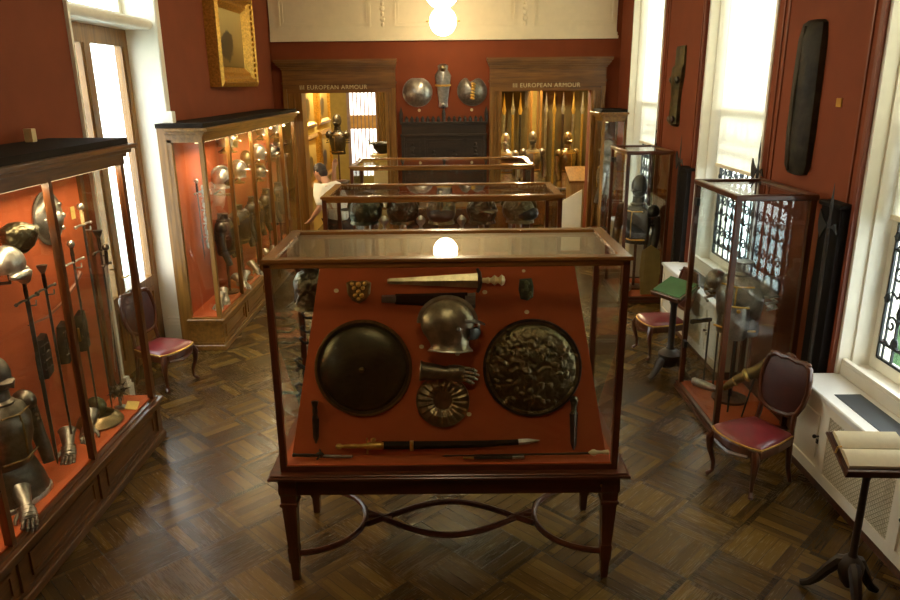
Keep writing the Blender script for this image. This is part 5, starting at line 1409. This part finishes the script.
# right-hand room: lit glass cases with staff weapons, pale barrier boards
def far_case(label, x, y, wx, wy, h):
    r = thing('far_glass_case', label, 'display case', (x, y, 0), group='glass cases beyond the right doorway')
    mb = MB(); mb.box(-wx, wx, -wy, wy, 0, .5, .01); mb.build('plinth', 'oak', r)
    mb = MB()
    for sx in (-1, 1):
        for sy in (-1, 1): mb.box(sx*wx-.025, sx*wx+.025, sy*wy-.025, sy*wy+.025, .5, h)
    mb.build('post', 'oakz', r)
    mb = MB(); mb.box(-wx-.02, wx+.02, -wy-.02, wy+.02, h, h+.08, .01); mb.build('cornice', 'oakx', r)
    MB().box(-wx+.02, wx-.02, wy-.03, wy-.01, .5, h).build('back_panel', 'olive', r)
    MB().box(-wx+.02, wx-.02, -wy+.01, -wy+.016, .5, h).build('front_pane', 'glass', r)
    return r
far_case('golden-lit glass case through the right doorway, left one', 1.35, 17.6, .55, .3, 3.0)
far_case('golden-lit glass case through the right doorway, right one', 2.75, 17.8, .6, .3, 3.0)
for i, x in enumerate((.95, 1.12, 1.3, 1.5, 1.68, 2.3, 2.48, 2.7, 2.95, 3.15)):
    zlab = ('first', 'second', 'third', 'fourth', 'fifth', 'sixth', 'seventh', 'eighth', 'ninth', 'tenth')[i]
    r = thing('staff_weapon', 'bright staff weapon upright in a far case, %s from left through the right doorway' % zlab, 'weapon', (x, 17.6+.04*(i % 3), .5), (0, 0, 0), 'staff weapons in the far cases')
    MB().tube([(0, 0, 0), (0, 0, 1.9)], .03, 7).build('shaft', ('gold', 'ebony', 'steel')[i % 3], r, True)
    mb = MB(); mb.loft([[(-w_, 0, z), (0, -w_*.4, z), (w_, 0, z), (0, w_*.4, z)] for z, w_ in ((1.85, .02), (2.0, .05), (2.1, .03), (2.4, .004))]); mb.build('head', ('gold', 'steel')[i % 2], r, True)
for i, (x, y, m) in enumerate(((1.22, 16.1, 'steel'), (1.86, 16.5, 'greysteel'), (2.62, 16.3, 'brownsteel'))):
    half_armour('armour standing through the right doorway, %s' % ('left one', 'middle one', 'right one')[i], (x, y, .55), -.2+.3*i, m, 'gold', 1.0, True, True, 'armours beyond the right doorway')
    s = thing('armour_plinth', 'brown plinth under the %s armour through the right doorway' % ('left', 'middle', 'right')[i], 'plinth', (x, y, 0)); MB().box(-.26, .26, -.26, .26, 0, .55, .01).build('block', 'oak', s)
s = thing('barrier_desk', 'pale slope-topped wooden desk just inside the right doorway', 'desk', (2.66, 15.0, 0))
mb = MB(); mb.prism([(-.3, .0), (.3, 0), (.3, 1.36), (-.3, 1.16)], -.20, .20, 'YZ'); mb.build('body', 'wood_back', s)
mb = MB(); mb.prism([(-.34, 1.15), (.34, 1.375), (.34, 1.42), (-.34, 1.20)], -.24, .24, 'YZ'); mb.build('sloping_top', 'oak', s)
mb = MB(); rect_frame(mb, -.18, .18, .1, 1.1, .05, -.315, -.295); mb.build('panel_frame', 'wood_back', s)
s = thing('display_board', 'cream slope-topped board at the right side of the right doorway', 'board', (2.28, 13.55, 0))
mb = MB(); mb.prism([(-.20, 0), (.20, 0), (.20, 1.18), (-.20, .95)], -.015, .015, 'XZ'); mb.build('panel', 'cream', s)
mb = MB(); mb.box(-.2, .2, -.12, .12, 0, .03); mb.build('foot', 'oak', s)

# ------------------------------------------------------------------ light
W_ = bpy.data.worlds.new('sky'); SC.world = W_; W_.use_nodes = True
t = W_.node_tree; bg = t.nodes['Background']
tc = t.nodes.new('ShaderNodeTexCoord'); sp = t.nodes.new('ShaderNodeSeparateXYZ'); rp = t.nodes.new('ShaderNodeValToRGB')
t.links.new(tc.outputs['Generated'], sp.inputs[0]); t.links.new(sp.outputs[2], rp.inputs[0])
rp.color_ramp.elements[0].position = .0; rp.color_ramp.elements[0].color = (1., .98, .93, 1); rp.color_ramp.elements[1].position = .7; rp.color_ramp.elements[1].color = (.98, .98, .97, 1)
t.links.new(rp.outputs[0], bg.inputs[0]); bg.inputs[1].default_value = 8.0
def lamp_point(name, loc, e, col=(1, .80, .46), size=.15):
    L = bpy.data.lights.new(name, 'POINT'); L.energy = e; L.color = col; L.shadow_soft_size = size
    o = bpy.data.objects.new(name, L); C.objects.link(o); o.location = loc; return o
lamp_point('far_room_lamp', (-2.3, 16.5, 3.6), 320)
lamp_point('far_room_lamp', (2.0, 16.6, 3.7), 330)
lamp_point('far_room_lamp', (2.0, 20.5, 3.6), 220)
lamp_point('far_room_lamp', (-2.2, 20.0, 3.6), 120)

# ------------------------------------------------------------------ camera
cam = bpy.data.cameras.new('camera'); co = bpy.data.objects.new('camera', cam); C.objects.link(co)
cam.sensor_width = 36; cam.sensor_fit = 'HORIZONTAL'; cam.lens = 717.2*36/900; cam.clip_start = .05; cam.clip_end = 200
yaw, pit, rol = .00223, .2918, -.01003
F_ = V(-math.sin(yaw)*math.cos(pit), math.cos(yaw)*math.cos(pit), -math.sin(pit)); R_ = V(math.cos(yaw), math.sin(yaw), 0); U_ = R_.cross(F_)
c_, s_ = math.cos(rol), math.sin(rol)
R2 = R_*c_+U_*s_; U2 = U_*c_-R_*s_
m3 = Matrix((R2, U2, -F_)).transposed().to_4x4(); m3.translation = V(0, 0, 3.1)
co.matrix_world = m3
SC.camera = co
SC.view_settings.view_transform = 'Standard'; SC.view_settings.look = 'None'; SC.view_settings.gamma = 1; SC.view_settings.use_curve_mapping = False
SC.view_settings.exposure = 0.16
SC.cycles.transparent_max_bounces = 40; SC.cycles.max_bounces = 10; SC.cycles.diffuse_bounces = 4; SC.cycles.glossy_bounces = 4
